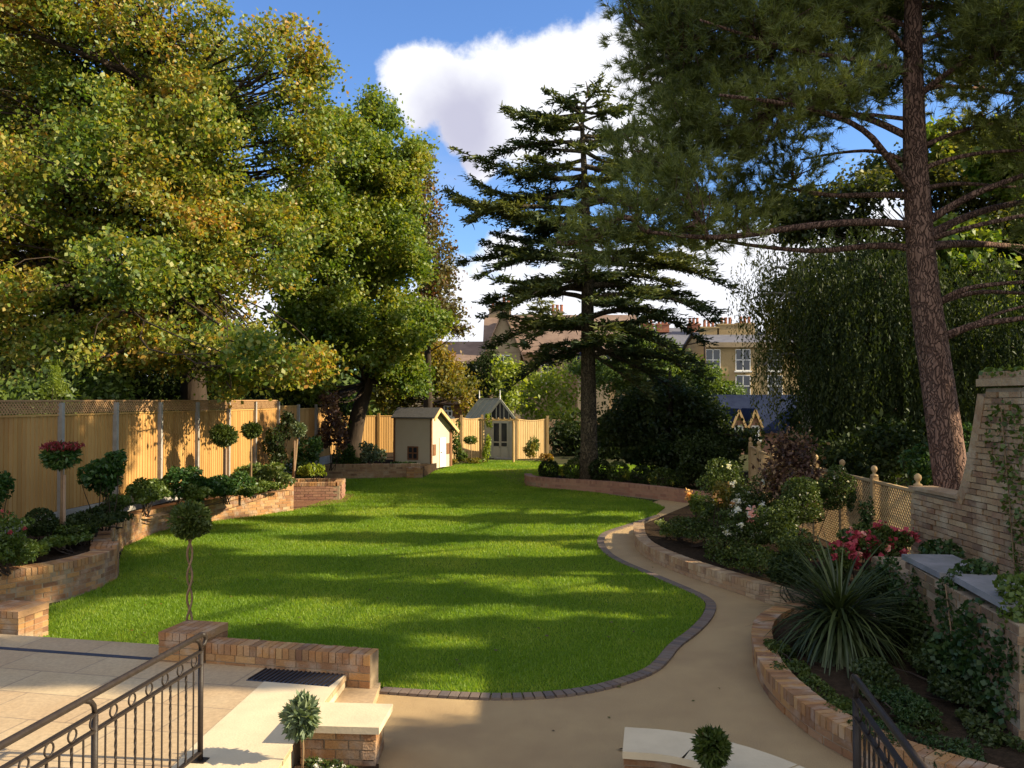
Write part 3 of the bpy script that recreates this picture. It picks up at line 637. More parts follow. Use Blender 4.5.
brick_wall('path_wall', 'low brick edging wall curving beside the path below the rose bed', [(2.75, 18.6), (2.55, 17.2), (2.5, 15.9), (2.9, 14.3), (3.45, 13.0), (3.85, 12.0), (4.05, 11.5)], 0.24, 0.22, m='brick_pale')
brick_wall('path_wall', 'brick on edge kerb wall bulging round the spiky plant bed', [(3.9, 11.35), (3.35, 10.9), (2.95, 10.2), (2.72, 9.3), (2.6, 8.55), (2.62, 7.8), (2.72, 7.2), (3.0, 6.6), (3.6, 6.0)], 0.25, 0.22)
# left coping wall
t = thing('planter_wall', 'brick planter wall with bright cream stone coping beside the patio', 'planter wall', (-1.35, 7.0, 0))
mb = MB(); brick_run(mb, [(-1.66, 7.0), (-1.08, 6.96)], 0.4, 0.0, 4); brick_run(mb, [(-1.12, 6.75), (-1.12, 7.2)], 0.1, 0.0, 4); mb.build('brick_courses', 'brick', t)
mb = MB(); mb.box((-1.36, 6.98, 0.13), (0.56, 0.385, 0.34), rz=R(-4)); mb.build('mortar_joint', 'mortar', t)
mb = MB(); mb.box((-1.345, 6.98, 0.325), (0.66, 0.52, 0.055), rz=R(-4)); mb.build('stone_coping', 'stone_coping', t)
# right curved coping wall
t = thing('planter_wall', 'curved planter wall with pale stone coping in shade beside the path', 'planter wall', (1.3, 6.3, 0))
cp = smooth_path([(0.84, 6.48), (1.2, 6.42), (1.55, 6.2), (1.85, 5.85), (2.05, 5.4), (2.1, 4.9)], 2)
mb = MB(); brick_run(mb, cp, 0.34, 0.0, 4); mb.build('brick_courses', 'brick', t)
mb = MB(); ribbon_core(mb, cp, 0.32, -0.05, 0.296); mb.build('mortar_joint', 'mortar', t)
for a, b in ((0, 7), (7, 13), (13, len(cp) - 1)):
    seg = cp[a:b + 1].copy()
    seg[-1] = seg[-1] + (seg[-2] - seg[-1]) * 0.015
    mb = MB(); ribbon_core(mb, seg, 0.47, 0.30, 0.352); mb.build('stone_coping', 'stone_coping', t)

# planting soil
structure(poly_sheet('left_bed_soil', [(-12.5, 11.2), (-9, 11.2), (-7.7, 11.7), (-6.95, 12.5), (-6.7, 13.6), (-6.9, 14.2), (-7.6, 15.4), (-8.0, 17.1), (-8.05, 19.0), (-7.45, 20.6), (-6.6, 21.7), (-6.3, 23.4), (-6.6, 26), (-6.8, 31), (-10, 34), (-12.5, 20)], 0.50, 'soil', 0.5))
structure(poly_sheet('far_bed_soil', [(-8.4, 31.6), (-6.9, 32.1), (-5.0, 32.3), (-3.5, 32.5), (-2.9, 36), (-3, 43), (-12, 43)], 0.33, 'soil', 0.4))
structure(poly_sheet('cedar_bed_soil', [(0.7, 29.6), (0.75, 28.7), (1.3, 28.05), (2.9, 27.15), (4.3, 25.55), (5.15, 24.2), (6.6, 24.1), (14, 26), (14, 31), (8, 31), (4.2, 30.2)], 0.28, 'soil', 0.3))
structure(poly_sheet('rose_bed_soil', [(2.9, 18.9), (2.65, 17.2), (2.6, 15.9), (3.0, 14.4), (3.55, 13.1), (3.95, 12.1), (4.1, 11.45), (3.45, 10.95), (3.05, 10.2), (2.82, 9.3), (2.7, 8.55), (2.72, 7.8), (2.82, 7.25), (3.1, 6.7), (3.7, 6.1), (4.5, 6.0), (7, 8), (6.6, 22), (4.6, 22.3)], 0.17, 'soil', 0.2))
structure(poly_sheet('near_bed_soil', [(-1.70, 5.0), (-1.70, 6.85), (-1.05, 6.8), (-1.0, 5.0)], 0.03, 'soil', 0.1))
structure(poly_sheet('near_planter_soil', [(0.9, 4.6), (0.9, 6.28), (1.2, 6.22), (1.5, 6.0), (1.75, 5.6), (1.9, 4.6)], 0.2, 'soil', 0.25))

# ------------------------------------------------------------------ iron railings
def railing(label, end, ang, length, zb, group, zs):
    d = Vector((math.sin(ang), math.cos(ang), 0)); e = Vector((end[0], end[1], 0)); zt, z2, z3, z4 = zs
    t = thing('iron_railing', label, 'railing', (end[0], end[1], zb), group)
    def at(s, z): p = e - d * s; return (p.x, p.y, z)
    mb = MB(); mb.tube([at(s, zt) for s in np.linspace(0.0, length, 8)], 0.021, 10); 
    # scrolled end
    mb.tube([at(0, zt), at(-0.05, zt - 0.012), at(-0.075, zt - 0.045), at(-0.06, zt - 0.08), at(-0.02, zt - 0.085)], [0.021, 0.02, 0.017, 0.014, 0.01], 8)
    mb.build('handrail', 'iron', t, smooth=True)
    for z, h in ((z2, 0.014), (z3, 0.014), (z4, 0.014)):
        mb = MB(); mb.bar(at(0, z), at(length, z), 0.034, h); mb.build('rail', 'iron', t)
    for s in (0.0, 1.29, 2.58):
        if s > length: continue
        mb = MB(); mb.tube([at(s, zb - (0.0 if s == 0 else 0.0)), at(s, z2 + 0.0)], 0.021, 8)
        mb.tube([at(s, z2), at(s + 0.01, z2 + 0.05), at(s + 0.04, zt - 0.035), at(s + 0.10, zt - 0.008)], 0.016, 8); mb.build('post', 'iron', t, smooth=True)
        mb = MB(); mb.box(at(s, zb + 0.006), (0.1, 0.1, 0.012), rz=-ang); mb.build('base_plate', 'iron', t)
    n = int(length / 0.1075)
    for i in range(n):
        s = 0.1075 * (i + 1)
        if min(abs(s - q) for q in (1.29, 2.58)) < 0.03: continue
        mb = MB()
        if i % 2 == 0: mb.tube([at(s, z4), at(s, z3)], 0.0065, 6)
        else:
            pts = []; 
            x = Vector((d.x, d.y, 0)); y = Vector((-d.y, d.x, 0)); K = 26
            vs = []; fs = []
            for k in range(K + 1):
                z = z4 + (z3 - z4) * k / K; a = k * 0.6
                for j in range(4):
                    q = a + j * math.pi / 2; c = e - d * s + x * math.cos(q) * 0.0095 + y * math.sin(q) * 0.0095; vs.append((c.x, c.y, z))
            for k in range(K):
                for j in range(4): fs.append((k * 4 + j, k * 4 + (j + 1) % 4, k * 4 + 4 + (j + 1) % 4, k * 4 + 4 + j))
            mb.add(vs, fs)
        mb.build('baluster', 'iron', t)
    for i in range(int(length / 0.2)):
        s = 0.10 + 0.2 * i
        mb = MB(); mb.torus(at(s, (z2 + z3) / 2), (z2 - z3) / 2 - 0.012, 0.006, (d.x, d.y, 0), (0, 0, 1)); mb.build('ring', 'iron', t, smooth=True)
    return t
railing('black iron railing with ring frieze and twisted balusters on the patio', (-2.33, 6.44), R(7.6), 3.4, 0.2, 'iron stair railings', (1.14, 1.02, 0.92, 0.27))
railing('dark iron railing standing over the shaded bed by the path', (2.14, 5.36), R(9.0), 3.0, 0.0, 'iron stair railings', (1.17, 1.04, 0.93, 0.22))

# ------------------------------------------------------------------ left timber fence
t = thing('timber_fence', 'tall golden featheredge timber fence with diamond trellis top and metal posts', 'fence', (-8.46, 16, 0.5))
FD = np.array([0.179, 1.82]); F0 = np.array([-8.46, 16.0]); FZ = 0.55; FT = 2.90
def fk(k): return F0 + FD * k
fang = math.atan2(FD[1], FD[0]); fn = np.array([math.cos(fang - math.pi / 2), math.sin(fang - math.pi / 2)])
for k in range(-3, 9):
    a, b = fk(k), fk(k + 1); low = 0.10 if k >= 7 else 0
    top = 2.60 if k < 6 else 2.68
    mb = MB(); nb = 16
    for i in range(nb):
        c = a + (b - a) * (i + .5) / nb - fn * 0.02; z0 = FZ + 0.28; z1 = top - low
        mb.box((c[0] + rng.normal() * 0.001, c[1], (z0 + z1) / 2), (1.83 / nb + 0.012, 0.018, z1 - z0), rz=fang + 0.11)
    mb.build('featheredge_board', 'fence_wood', t)
    mb = MB(); mb.bar((*(a - fn * 0.02), top - low + 0.02), (*(b - fn * 0.02), top - low + 0.02), 0.06, 0.035); mb.build('rail', 'fence_wood', t)
    mb = MB(); mb.bar((*a, FZ + 0.12), (*b, FZ + 0.12), 0.05, 0.30); mb.build('gravel_board', 'concrete', t)
    if k < 6:
        mb = MB(); z0, z1 = top + 0.05, FT - 0.03
        mb.bar((*a, FT - 0.015), (*b, FT - 0.015), 0.05, 0.03)
        for i in range(24):
            s = i / 24; e = s + (z1 - z0) / 1.83
            p, q = a + (b - a) * s, a + (b - a) * min(1.0, e)
            z1e = z0 + (z1 - z0) * min(1, (1 - s) / (e - s)) if e > 1 else z1
            mb.bar((*p, z0), (*q, z1e), 0.008, 0.022)
            mb.bar((*(p + fn * 0.009), z1), (*(q + fn * 0.009), z0 + (z1 - z1e)), 0.008, 0.022)
        mb.build('trellis_lattice', 'lattice_wood', t)
    mb = MB(); mb.box((*(a + fn * 0.03), (FZ + FT) / 2 - low), (0.085, 0.09, FT - FZ - 0.1), rz=fang); mb.build('post', 'concrete', t)
# back timber fence round the end of the garden
def board_fence(label, pts, z0, z1, m, posts=True, cat='fence', bw=0.12, group=None, dip=0.0, name='timber_fence'):
    t = thing(name, label, cat, (pts[0][0], pts[0][1], z0), group)
    for a, b in zip(pts[:-1], pts[1:]):
        a, b = np.array(a), np.array(b); ln = np.linalg.norm(b - a); n = max(1, int(ln / bw)); ang = math.atan2(*(b - a)[::-1])
        mb = MB()
        for i in range(n):
            s = (i + .5) / n; c = a + (b - a) * s; zt = z1 - dip * math.sin(math.pi * s)
            mb.box((*c, (z0 + zt) / 2), (ln / n + 0.006, 0.02, zt - z0), rz=ang + 0.1)
        mb.build('board_panel_plank', m, t)
        mb = MB(); mb.bar((*a, z1 + 0.02), (*b, z1 + 0.02), 0.07, 0.04) if dip == 0 else mb.tube([(*(a + (b - a) * s), z1 - dip * math.sin(math.pi * s) + 0.015) for s in np.linspace(0, 1, 9)], 0.03, 6)
        mb.build('rail', m, t)
    if posts:
        for p in pts:
            mb = MB(); mb.box((p[0], p[1] - 0.06, (z0 + z1) / 2 + 0.06), (0.12, 0.1, z1 - z0 + 0.2)); mb.build('post', m, t)
    return t
board_fence('orange brown timber fence behind the playhouse and big leaning trunk', [(-9.6, 40.0), (-8.2, 41.0), (-6.5, 41.8), (-4.9, 42.4), (-3.4, 43)], 0.2, 2.1, 'fence_wood')
board_fence('pale woven fence left of the greenhouse streaked with slanting light', [(-3.45, 41.9), (-2.5, 42.4), (-1.5, 43.0)], 0.0, 2.0, 'pale_wood', dip=0.08)
board_fence('pale timber fence panel right of the greenhouse door', [(0.22, 42.1), (1.78, 42.8)], 0.0, 1.95, 'pale_wood', dip=0.10)

# ------------------------------------------------------------------ playhouse
def playhouse():
    c = np.array([-4.05, 34.9]); al = R(-24); w, dp, h, hr = 1.72, 1.75, 2.05, 2.42; z0 = 0.12
    t = thing('playhouse', 'cream wooden playhouse with grey felt roof and small brown window', 'playhouse', (c[0], c[1], z0))
    ex = np.array([math.cos(al), math.sin(al)]); ey = np.array([-math.sin(al), math.cos(al)])
    def P(x, y, z): q = c + ex * x + ey * y; return (q[0], q[1], z0 + z)
    mb = MB(); prof = [(0, 0), (dp, 0), (dp, h - 0.45), (0.35, hr - 0.05), (0, h - 0.02)]
    mb.solid([P(-w / 2, y, z) for y, z in prof], [P(w / 2, y, z) for y, z in prof]); mb.build('wall', 'cream_paint', t)
    mb = MB(); ov = 0.22
    for (ya, za, yb, zb) in ((-0.14, h - 0.02, 0.36, hr), (0.36, hr, dp + 0.2, h - 0.56)):
        mb.solid([P(-w / 2 - 0.08, ya, za), P(w / 2 + ov, ya, za), P(w / 2 + ov, yb, zb), P(-w / 2 - 0.08, yb, zb)],
                 [P(-w / 2 - 0.08, ya, za + 0.05), P(w / 2 + ov, ya, za + 0.05), P(w / 2 + ov, yb, zb + 0.05), P(-w / 2 - 0.08, yb, zb + 0.05)])
    mb.build('roof', 'felt', t)
    for (ya, za, yb, zb) in ((-0.16, h - 0.08, 0.36, hr - 0.02), (0.36, hr - 0.02, dp + 0.22, h - 0.62)):
        mb = MB(); mb.bar(P(w / 2 + ov + 0.02, ya, za), P(w / 2 + ov + 0.02, yb, zb), 0.03, 0.13); mb.build('bargeboard', 'pale_wood', t)
    for x in (-w / 2, w / 2):
        mb = MB(); mb.box(P(x, -0.012, h / 2), (0.07, 0.05, h), rz=al); mb.build('corner_trim', 'brown_trim', t)
    f = MB(); wx, wz = 0.02, 0.62
    for dx in (-0.22, 0, 0.22): f.box(P(wx + dx, -0.02, wz), (0.05, 0.05, 0.52), rz=al)
    for dz in (-0.25, 0, 0.25): f.box(P(wx, -0.022, wz + dz), (0.48, 0.05, 0.05), rz=al)
    fo = f.build('window', 'brown_trim', t)
    mb = MB(); mb.box(P(wx, -0.004, wz), (0.44, 0.02, 0.5), rz=al); mb.build('pane', 'dark_glass', fo)
    mb = MB(); mb.box(P(w / 2 + 0.015, 0.95, 0.62), (0.03, 0.5, 1.2), rz=al); dr = mb.build('door', 'white_paint', t)
    mb = MB(); mb.ball(P(w / 2 + 0.05, 0.78, 0.62), 0.025); mb.build('handle', 'iron', dr)
    for yy in (0.25, 1.4):
        mb = MB(); mb.box(P(w / 2 + 0.012, yy, 0.75), (0.03, 0.22, 0.45), rz=al); mb.build('window', 'brown_trim', t)
    mb = MB(); mb.box(P(w / 2 + 0.01, 0.02, h / 2), (0.05, 0.07, h), rz=al); mb.build('corner_trim', 'brown_trim', t)
    mb = MB(); mb.box(P(w / 2 + 0.02, dp - 0.1, (h - .5) / 2), (0.05, 0.16, h - 0.5), rz=al); mb.build('corner_trim', 'brown_trim', t)
playhouse()

# ------------------------------------------------------------------ greenhouse
def greenhouse():
    f0 = D(500, 459, 43.0); c = f0[:2]; z0 = f0[2] ; al = R(-14)
    ex = np.array([math.cos(al), math.sin(al)]); ey = np.array([-math.sin(al), math.cos(al)])
    # the glazed body runs back and to the side so its roof slope shows
    dv = np.array([-0.52, 1.0]) * 1.35
    hw, he, ha = 0.85, 1.90, 2.98
    t = thing('greenhouse', 'small sage green timber greenhouse with steep glazed roof and finials', 'greenhouse', (c[0], c[1], z0))
    def P(x, y, z): q = c + ex * x + dv * y; return (q[0], q[1], z0 + z)
    # gable frame
    mb = MB()
    for x in (-hw, -0.42, 0.42, hw): mb.bar(P(x, 0, 0), P(x, 0, he if abs(x) == hw else he + 0.1), 0.07, 0.07)
    mb.bar(P(-hw, -0.01, he), P(hw, -0.01, he), 0.06, 0.08)
    mb.bar(P(-hw - 0.08, -0.02, he - 0.1), P(0, -0.02, ha), 0.05, 0.11); mb.bar(P(hw + 0.08, -0.02, he - 0.1), P(0, -0.02, ha), 0.05, 0.11)
    for x in (-0.45, -0.2, 0, 0.2, 0.45): mb.bar(P(x, -0.005, he), P(x, -0.005, ha - (ha - he) * abs(x) / hw), 0.035, 0.035)
    mb.build('gable_frame', 'sage_paint', t)
    mb = MB(); mb.solid([P(-hw, 0.03, he), P(hw, 0.03, he), P(0, 0.03, ha - 0.03)], [P(-hw, 0.035, he), P(hw, 0.035, he), P(0, 0.035, ha - 0.03)]); mb.build('gable_glass', 'dark_glass', t)
    for s in (-1, 1):
        mb = MB(); a, b, c_, d_ = P(s * (hw + 0.06), 0, he - 0.05), P(0, 0, ha), P(0, 1.6, ha), P(s * (hw + 0.06), 1.6, he - 0.05)
        up = 0.03; mb.solid([a, b, c_, d_], [(p[0], p[1], p[2] + up) for p in (a, b, c_, d_)]); rf = mb.build('roof_glazing', 'green_glass', t)
        mb = MB()
        for k in range(5):
            y = k * 0.4; mb.bar((*P(s * (hw + 0.06), y, 0)[:2], z0 + he - 0.01), (*P(0, y, 0)[:2], z0 + ha + 0.05), 0.03, 0.04)
        mb.build('glazing_bar', 'sage_paint', rf)
        mb = MB(); mb.solid([P(s * hw, 0, 0), P(s * hw, 1.6, 0), P(s * (hw - .05), 1.6, 0), P(s * (hw - .05), 0, 0)], [P(s * hw, 0, he), P(s * hw, 1.6, he), P(s * (hw - .05), 1.6, he), P(s * (hw - .05), 0, he)]); mb.build('wall', 'sage_paint', t)
    mb = MB(); mb.bar(P(0, 0, ha + 0.05), P(0, 1.6, ha + 0.05), 0.06, 0.06); mb.build('ridge', 'sage_paint', t)
    for y in (0, 1.6):
        mb = MB(); q = P(0, y, ha); mb.lathe([(0.03, 0), (0.03, 0.1), (0.045, 0.13), (0.025, 0.17), (0.02, 0.42), (0.005, 0.5)], q, 8); mb.build('finial', 'white_paint', t)
    for s in (-1, 1):
        mb = MB(); x = s * 0.2
        mb.box(P(x, -0.02, 0.32), (0.385, 0.04, 0.62), rz=al)
        for dx in (-0.17, 0.17): mb.box(P(x + dx, -0.02, 1.2), (0.05, 0.04, 1.3), rz=al)
        mb.box(P(x, -0.02, 1.84), (0.385, 0.042, 0.09), rz=al); mb.box(P(x, -0.022, 0.85), (0.385, 0.04, 0.06), rz=al)
        d_ = mb.build('door', 'sage_paint', t)
        mb = MB(); mb.box(P(x, 0.0, 1.25), (0.33, 0.012, 1.2), rz=al); mb.build('pane', 'dark_glass', d_)
    for s in (-1, 1):
        mb = MB(); mb.box(P(s * 0.64, 0.01, 0.95), (0.4, 0.03, 1.88), rz=al); mb.build('side_panel', 'sage_paint', t)
    mb = MB(); mb.box(P(0, -0.3, 0.04), (0.95, 0.45, 0.08), rz=al); mb.build('door_step', 'concrete', t)
greenhouse()
# timber arch before the greenhouse
t = thing('garden_arch', 'rustic timber arch framing the greenhouse door', 'arch', (*G(500, 463)[:2], 0))
aw = G(500, 463)
for x in (-0.78, 0.62):
    mb = MB(); mb.tube([(aw[0] + x, aw[1] + 0.0, 0), (aw[0] + x, aw[1], 1.95)], 0.055, 8); mb.build('post', 'pale_wood', t)
mb = MB(); mb.bar((aw[0] - 1.0, aw[1], 1.98), (aw[0] + 0.85, aw[1], 1.98), 0.08, 0.09); mb.build('crossbeam', 'pale_wood', t)
mb = MB()
for x in np.linspace(-0.9, 0.75, 7): mb.bar((aw[0] + x, aw[1] - 0.25, 2.05), (aw[0] + x, aw[1] + 0.35, 2.05), 0.05, 0.05)
mb.build('top_slat', 'pale_wood', t)

# ------------------------------------------------------------------ garden walls behind
brick_wall('garden_wall', 'old shaded brick garden wall behind the cedar', [(1.8, 50), (9, 50.2), (16, 50.5)], 1.75, 0.3, 0.0, m='brick_pale', coping=True, sm=False, ch=0.12)
# ------------------------------------------------------------------ trellis fence on the far side of the rose bed
t = thing('trellis_fence', 'fine woven trellis fence with ball topped posts running to the old wall', 'fence', (5.9, 15, 0.2))
tp = [(5.85, 12.35), (5.88, 13.9), (5.9, 15.3), (5.92, 16.7), (6.0, 18.4), (6.15, 20.2), (6.4, 22.2), (6.8, 24.4)]
for i, (x, y) in enumerate(tp):
    mb = MB(); mb.box((x, y, 0.85), (0.10, 0.10, 1.62)); po = mb.build('post', 'trellis_wood', t)
    mb = MB(); mb.lathe([(0.06, 0), (0.06, 0.025), (0.028, 0.04), (0.025, 0.065), (0.045, 0.09), (0.054, 0.12), (0.045, 0.155), (0.015, 0.18)], (x, y, 1.66), 12); mb.build('finial', 'trellis_wood', po, smooth=True)
for (a, b) in zip(tp[:-1], tp[1:]):
    a, b = np.array(a), np.array(b); ln = np.linalg.norm(b - a); e = (b - a) / ln; mb = MB(); z0, z1 = 0.25, 1.56
    mb.bar((*(a + e * .05), z1 + 0.02), (*(b - e * .05), z1 + 0.02), 0.06, 0.04); mb.build('rail', 'trellis_wood', t)
    mb = MB(); mb.bar((*(a + e * .05), z0), (*(b - e * .05), z0), 0.05, 0.04); mb.build('rail', 'trellis_wood', t)
    mb = MB(); sp = 0.085; H = z1 - z0
    n = int((ln + H) / sp)
    for i in range(n):
        s = i * sp - H
        for sg in (0, 1):
            s0, s1 = max(0.05, s), min(ln - 0.05, s + H)
            if s1 - s0 < 0.03: continue
            za, zb = z0 + (s0 - s), z0 + (s1 - s)
            if sg: za, zb = z0 + z1 - za, z0 + z1 - zb
            o_ = 0.005 if sg else -0.005
            mb.bar((a[0] + e[0] * s0 + o_, a[1] + e[1] * s0, za), (a[0] + e[0] * s1 + o_, a[1] + e[1] * s1, zb), 0.008, 0.020)
    mb.build('lattice', 'trellis_wood', t)
# ------------------------------------------------------------------ tall old wall with a ramped end
t = thing('garden_wall', 'tall old pale brick wall with a swept ramp and flat pier top', 'brick wall', (5.9, 10, 0))
WP = [(5.86, 12.28), (5.9, 7.0)]
def wtop(p):
    y = p[1]
    if y > 11.05: return 1.62
    if y > 10.42: return 1.62 + 1.42 * (max(0, 11.05 - y) / 0.63) ** 1.6
    return 3.06
mb = MB(); brick_run(mb, WP, 0.30, 0.0, 40, jit=0.009, topz=lambda p: wtop(p)); mb.build('brick_courses', 'brick_pale', t)
mb = MB(); ys = np.linspace(12.28, 7.0, 60)
loop = [(y, -0.05) for y in (12.28, 7.0)]
poly = [(12.28, -0.1)] + [(y, wtop((0, y)) - 0.02) for y in ys] + [(7.0, -0.1)]
mb.solid([(5.77, y, z) for y, z in poly], [(5.98, y, z) for y, z in poly]); mb.build('mortar_joint', 'mortar', t)
mb = MB(); mb.bar((5.87, 12.3, 1.645), (5.87, 10.95, 1.655), 0.36, 0.05); mb.bar((5.87, 10.47, 3.11), (5.9, 7.0, 3.11), 0.38, 0.09); mb.bar((5.87, 10.44, 3.195), (5.9, 7.0, 3.195), 0.34, 0.08)
yy = np.linspace(11.03, 10.43, 14)
for ya, yb in zip(yy[:-1], yy[1:]): mb.bar((5.87, ya, wtop((0, ya)) - 0.05), (5.87, yb, wtop((0, yb)) - 0.05), 0.302, 0.16)
mb.build('stone_coping', 'brick_pale', t)
# lower buttress wall with slabs of grey stone
t = thing('garden_wall', 'low ivy grown brick wall topped with blue grey stone slabs', 'brick wall', (4.5, 8.5, 0.1))
lw = [(4.72, 10.8), (4.58, 9.5), (4.42, 8.3), (4.25, 6.9)]
mb = MB(); brick_run(mb, lw, 0.35, 0.1, 13, jit=0.009, topz=lambda p: 0.98 if p[1] > 9.6 else 1.12); mb.build('brick_courses', 'brick_mossy_shaded', t)
mb = MB(); ribbon_core(mb, lw[:2], 0.335, 0.0, 0.93); ribbon_core(mb, lw[1:], 0.335, 0.0, 1.08); mb.build('mortar_joint', 'mortar', t)
for (a, b, z, w) in (((4.60, 9.68), (4.50, 8.62), 1.13, 0.55), ((4.46, 8.38), (4.28, 7.1), 1.17, 0.5)):
    mb = MB(); mb.bar((a[0] + 0.08, a[1], z), (b[0] + 0.08, b[1], z), w, 0.06); mb.build('stone_slab', 'grey_stone', t)

# ------------------------------------------------------------------ houses
def gable_block(t, P, x0, x1, y0, y1, z0, ze, zr, wallm, roofm, axis='x', ov=0.3):
    mb = MB(); mb.add([P(x, y, z) for z in (z0, ze) for (x, y) in ((x0, y0), (x1, y0), (x1, y1), (x0, y1))], [(3, 2, 1, 0), (4, 5, 6, 7), (0, 1, 5, 4), (1, 2, 6, 5), (2, 3, 7, 6), (3, 0, 4, 7)])
    if axis == 'x':
        ym = (y0 + y1) / 2; prof = lambda x: [P(x, y0, ze - 0.02), P(x, y1, ze - 0.02), P(x, ym, zr - 0.1)]
        mb.solid(prof(x0), prof(x1))
    else:
        xm = (x0 + x1) / 2; prof = lambda y: [P(x0, y, ze - 0.02), P(x1, y, ze - 0.02), P(xm, y, zr - 0.1)]
        mb.solid(prof(y0), prof(y1))
    mb.build('wall', wallm, t)
    mb = MB(); th = 0.2; k = ov * (zr - ze) / (((y1 - y0) if axis == 'x' else (x1 - x0)) / 2)
    if axis == 'x':
        for s, ye in ((-1, y0 - ov), (1, y1 + ov)):
            a = [P(x0 - ov, ye, ze - k), P(x1 + ov, ye, ze - k), P(x1 + ov, ym, zr), P(x0 - ov, ym, zr)]; mb.solid(a, [(p[0], p[1], p[2] + th) for p in a])
    else:
        for s, xe in ((-1, x0 - ov), (1, x1 + ov)):
            a = [P(xe, y0 - ov, ze - k), P(xe, y1 + ov, ze - k), P(xm, y1 + ov, zr), P(xm, y0 - ov, zr)]; mb.solid(a, [(p[0], p[1], p[2] + th) for p in a])
    return mb.build('roof', roofm, t)
def chimney(rf, P, x, y, z0, z1, w=0.9, pots=2, m='house_stone'):
    mb = MB(); mb.box(P(x, y, (z0 + z1) / 2), (w, 0.7, z1 - z0)); mb.box(P(x, y, z1 - 0.1), (w + 0.16, 0.86, 0.14)); c = mb.build('chimney', m, rf)
    mb = MB()
    for i in range(pots): mb.lathe([(0.15, 0), (0.13, 0.5), (0.16, 0.55), (0.16, 0.62)], P(x + (i - (pots - 1) / 2) * 0.4, y, z1), 8)
    mb.build('chimney', 'terracotta', rf)
def window(t, P, x, y, z, w, h, frame='white_paint', face=-1):
    mb = MB()
    for dx in (-w / 2, 0, w / 2): mb.box(P(x + dx, y + face * 0.03, z), (0.065, 0.08, h))
    for dz in (-h / 2, 0, h / 2): mb.box(P(x, y + face * 0.032, z + dz), (w, 0.08, 0.065))
    f = mb.build('window', frame, t)
    mb = MB(); mb.box(P(x, y + face * 0.005, z), (w, 0.03, h)); mb.build('pane', 'dark_glass', f)
    mb = MB(); mb.box(P(x, y + face * 0.08, z - h / 2 - 0.1), (w + 0.3, 0.2, 0.14)); mb.build('sill', 'white_paint', f)

HD = 75.0
def HZ(py, d): return CAM_Z + (400 - py) * d / FPX
def HX(px, d): return (px - 512) * d / FPX
I = lambda x, y, z: (x, y, z)
t = thing('stone_house', 'big gabled stone house with tiled roofs seen through the cedar', 'house', (HX(550, HD), HD, 0))
rf = gable_block(t, I, HX(486, HD), HX(640, HD), HD, HD + 9, 0, HZ(352, HD), HZ(312, HD), 'house_stone', 'roof_tile', 'x')
chimney(rf, I, HX(494, HD), HD + 4.5, HZ(330, HD), HZ(303, HD), 1.1, 2); chimney(rf, I, HX(506, HD), HD + 2.5, HZ(330, HD), HZ(299, HD), 0.9, 2)
chimney(rf, I, HX(560, HD), HD + 4.5, HZ(330, HD), HZ(306, HD), 1.0, 3)
rf = gable_block(t, I, HX(487, HD), HX(520, HD), HD - 4, HD + 3, 0, HZ(355, HD), HZ(316, HD), 'house_stone', 'roof_tile', 'y')
rf = gable_block(t, I, HX(575, HD), HX(605, HD), HD - 3, HD + 3, 0, HZ(362, HD), HZ(338, HD), 'house_stone', 'slate', 'y')
window(t, I, HX(590, HD), HD - 3, HZ(368, HD), 1.2, 1.4); window(t, I, HX(504, HD), HD - 4, HZ(368, HD), 1.2, 1.8); window(t, I, HX(548, HD), HD, HZ(372, HD), 1.2, 1.8); window(t, I, HX(618, HD), HD, HZ(366, HD), 1.2, 1.6)
t = thing('stone_house', 'lower brown roofed house half hidden beside the copper tree', 'house', (HX(445, 70), 70, 0))
rf = gable_block(t, I, HX(400, 70), HX(482, 70), 70, 77, 0, HZ(362, 70), HZ(341, 70), 'house_stone', 'roof_tile', 'x'); window(t, I, HX(470, 70), 70, HZ(374, 70), 1.0, 1.3)
d = 88.0
t = thing('terrace_house', 'long pale terrace with red chimney pots on the skyline', 'house', (HX(660, d), d, 0))
rf = gable_block(t, I, HX(612, d), HX(720, d), d, d + 9, 0, HZ(348, d), HZ(326, d), 'house_stone', 'lead_roof', 'x')
for px in (652, 668, 700): chimney(rf, I, HX(px, d), d + 3, HZ(330, d), HZ(321, d), 1.3, 3, 'terracotta')
for px in (630, 650, 672, 694): window(t, I, HX(px, d), d, HZ(362, d), 1.1, 1.8)
d = 78.0
t = thing('brick_house', 'tall yellow brick house with sash windows and red chimneys', 'house', (HX(740, d), d, 0))
rf = gable_block(t, I, HX(706, d), HX(800, d), d, d + 10, 0, HZ(344, d), HZ(330, d), 'house_brick', 'lead_roof', 'x')
mb = MB(); mb.box((HX(753, d), d - 0.1, HZ(345, d)), (HX(802, d) - HX(704, d), 0.5, 0.45)); mb.build('cornice', 'house_stone', t)
for px, z in ((719, 323), (737, 320), (757, 319), (790, 321)): chimney(rf, I, HX(px, d), d + 4, HZ(335, d), HZ(z, d), 1.8, 3, 'house_brick')
for px in (713, 743, 775):
    for py in (360, 386): window(t, I, HX(px, d), d, HZ(py, d), 1.3, 1.9)
d = 47.0
t = thing('slate_lodge', 'low lodge with dark blue slate roof and small brick gables', 'lodge', (HX(775, d), d, 0))
rf = gable_block(t, I, HX(729, d), HX(824, d), d, d + 6, -0.1, HZ(430, d), HZ(398, d), 'brick_red', 'slate', 'x')
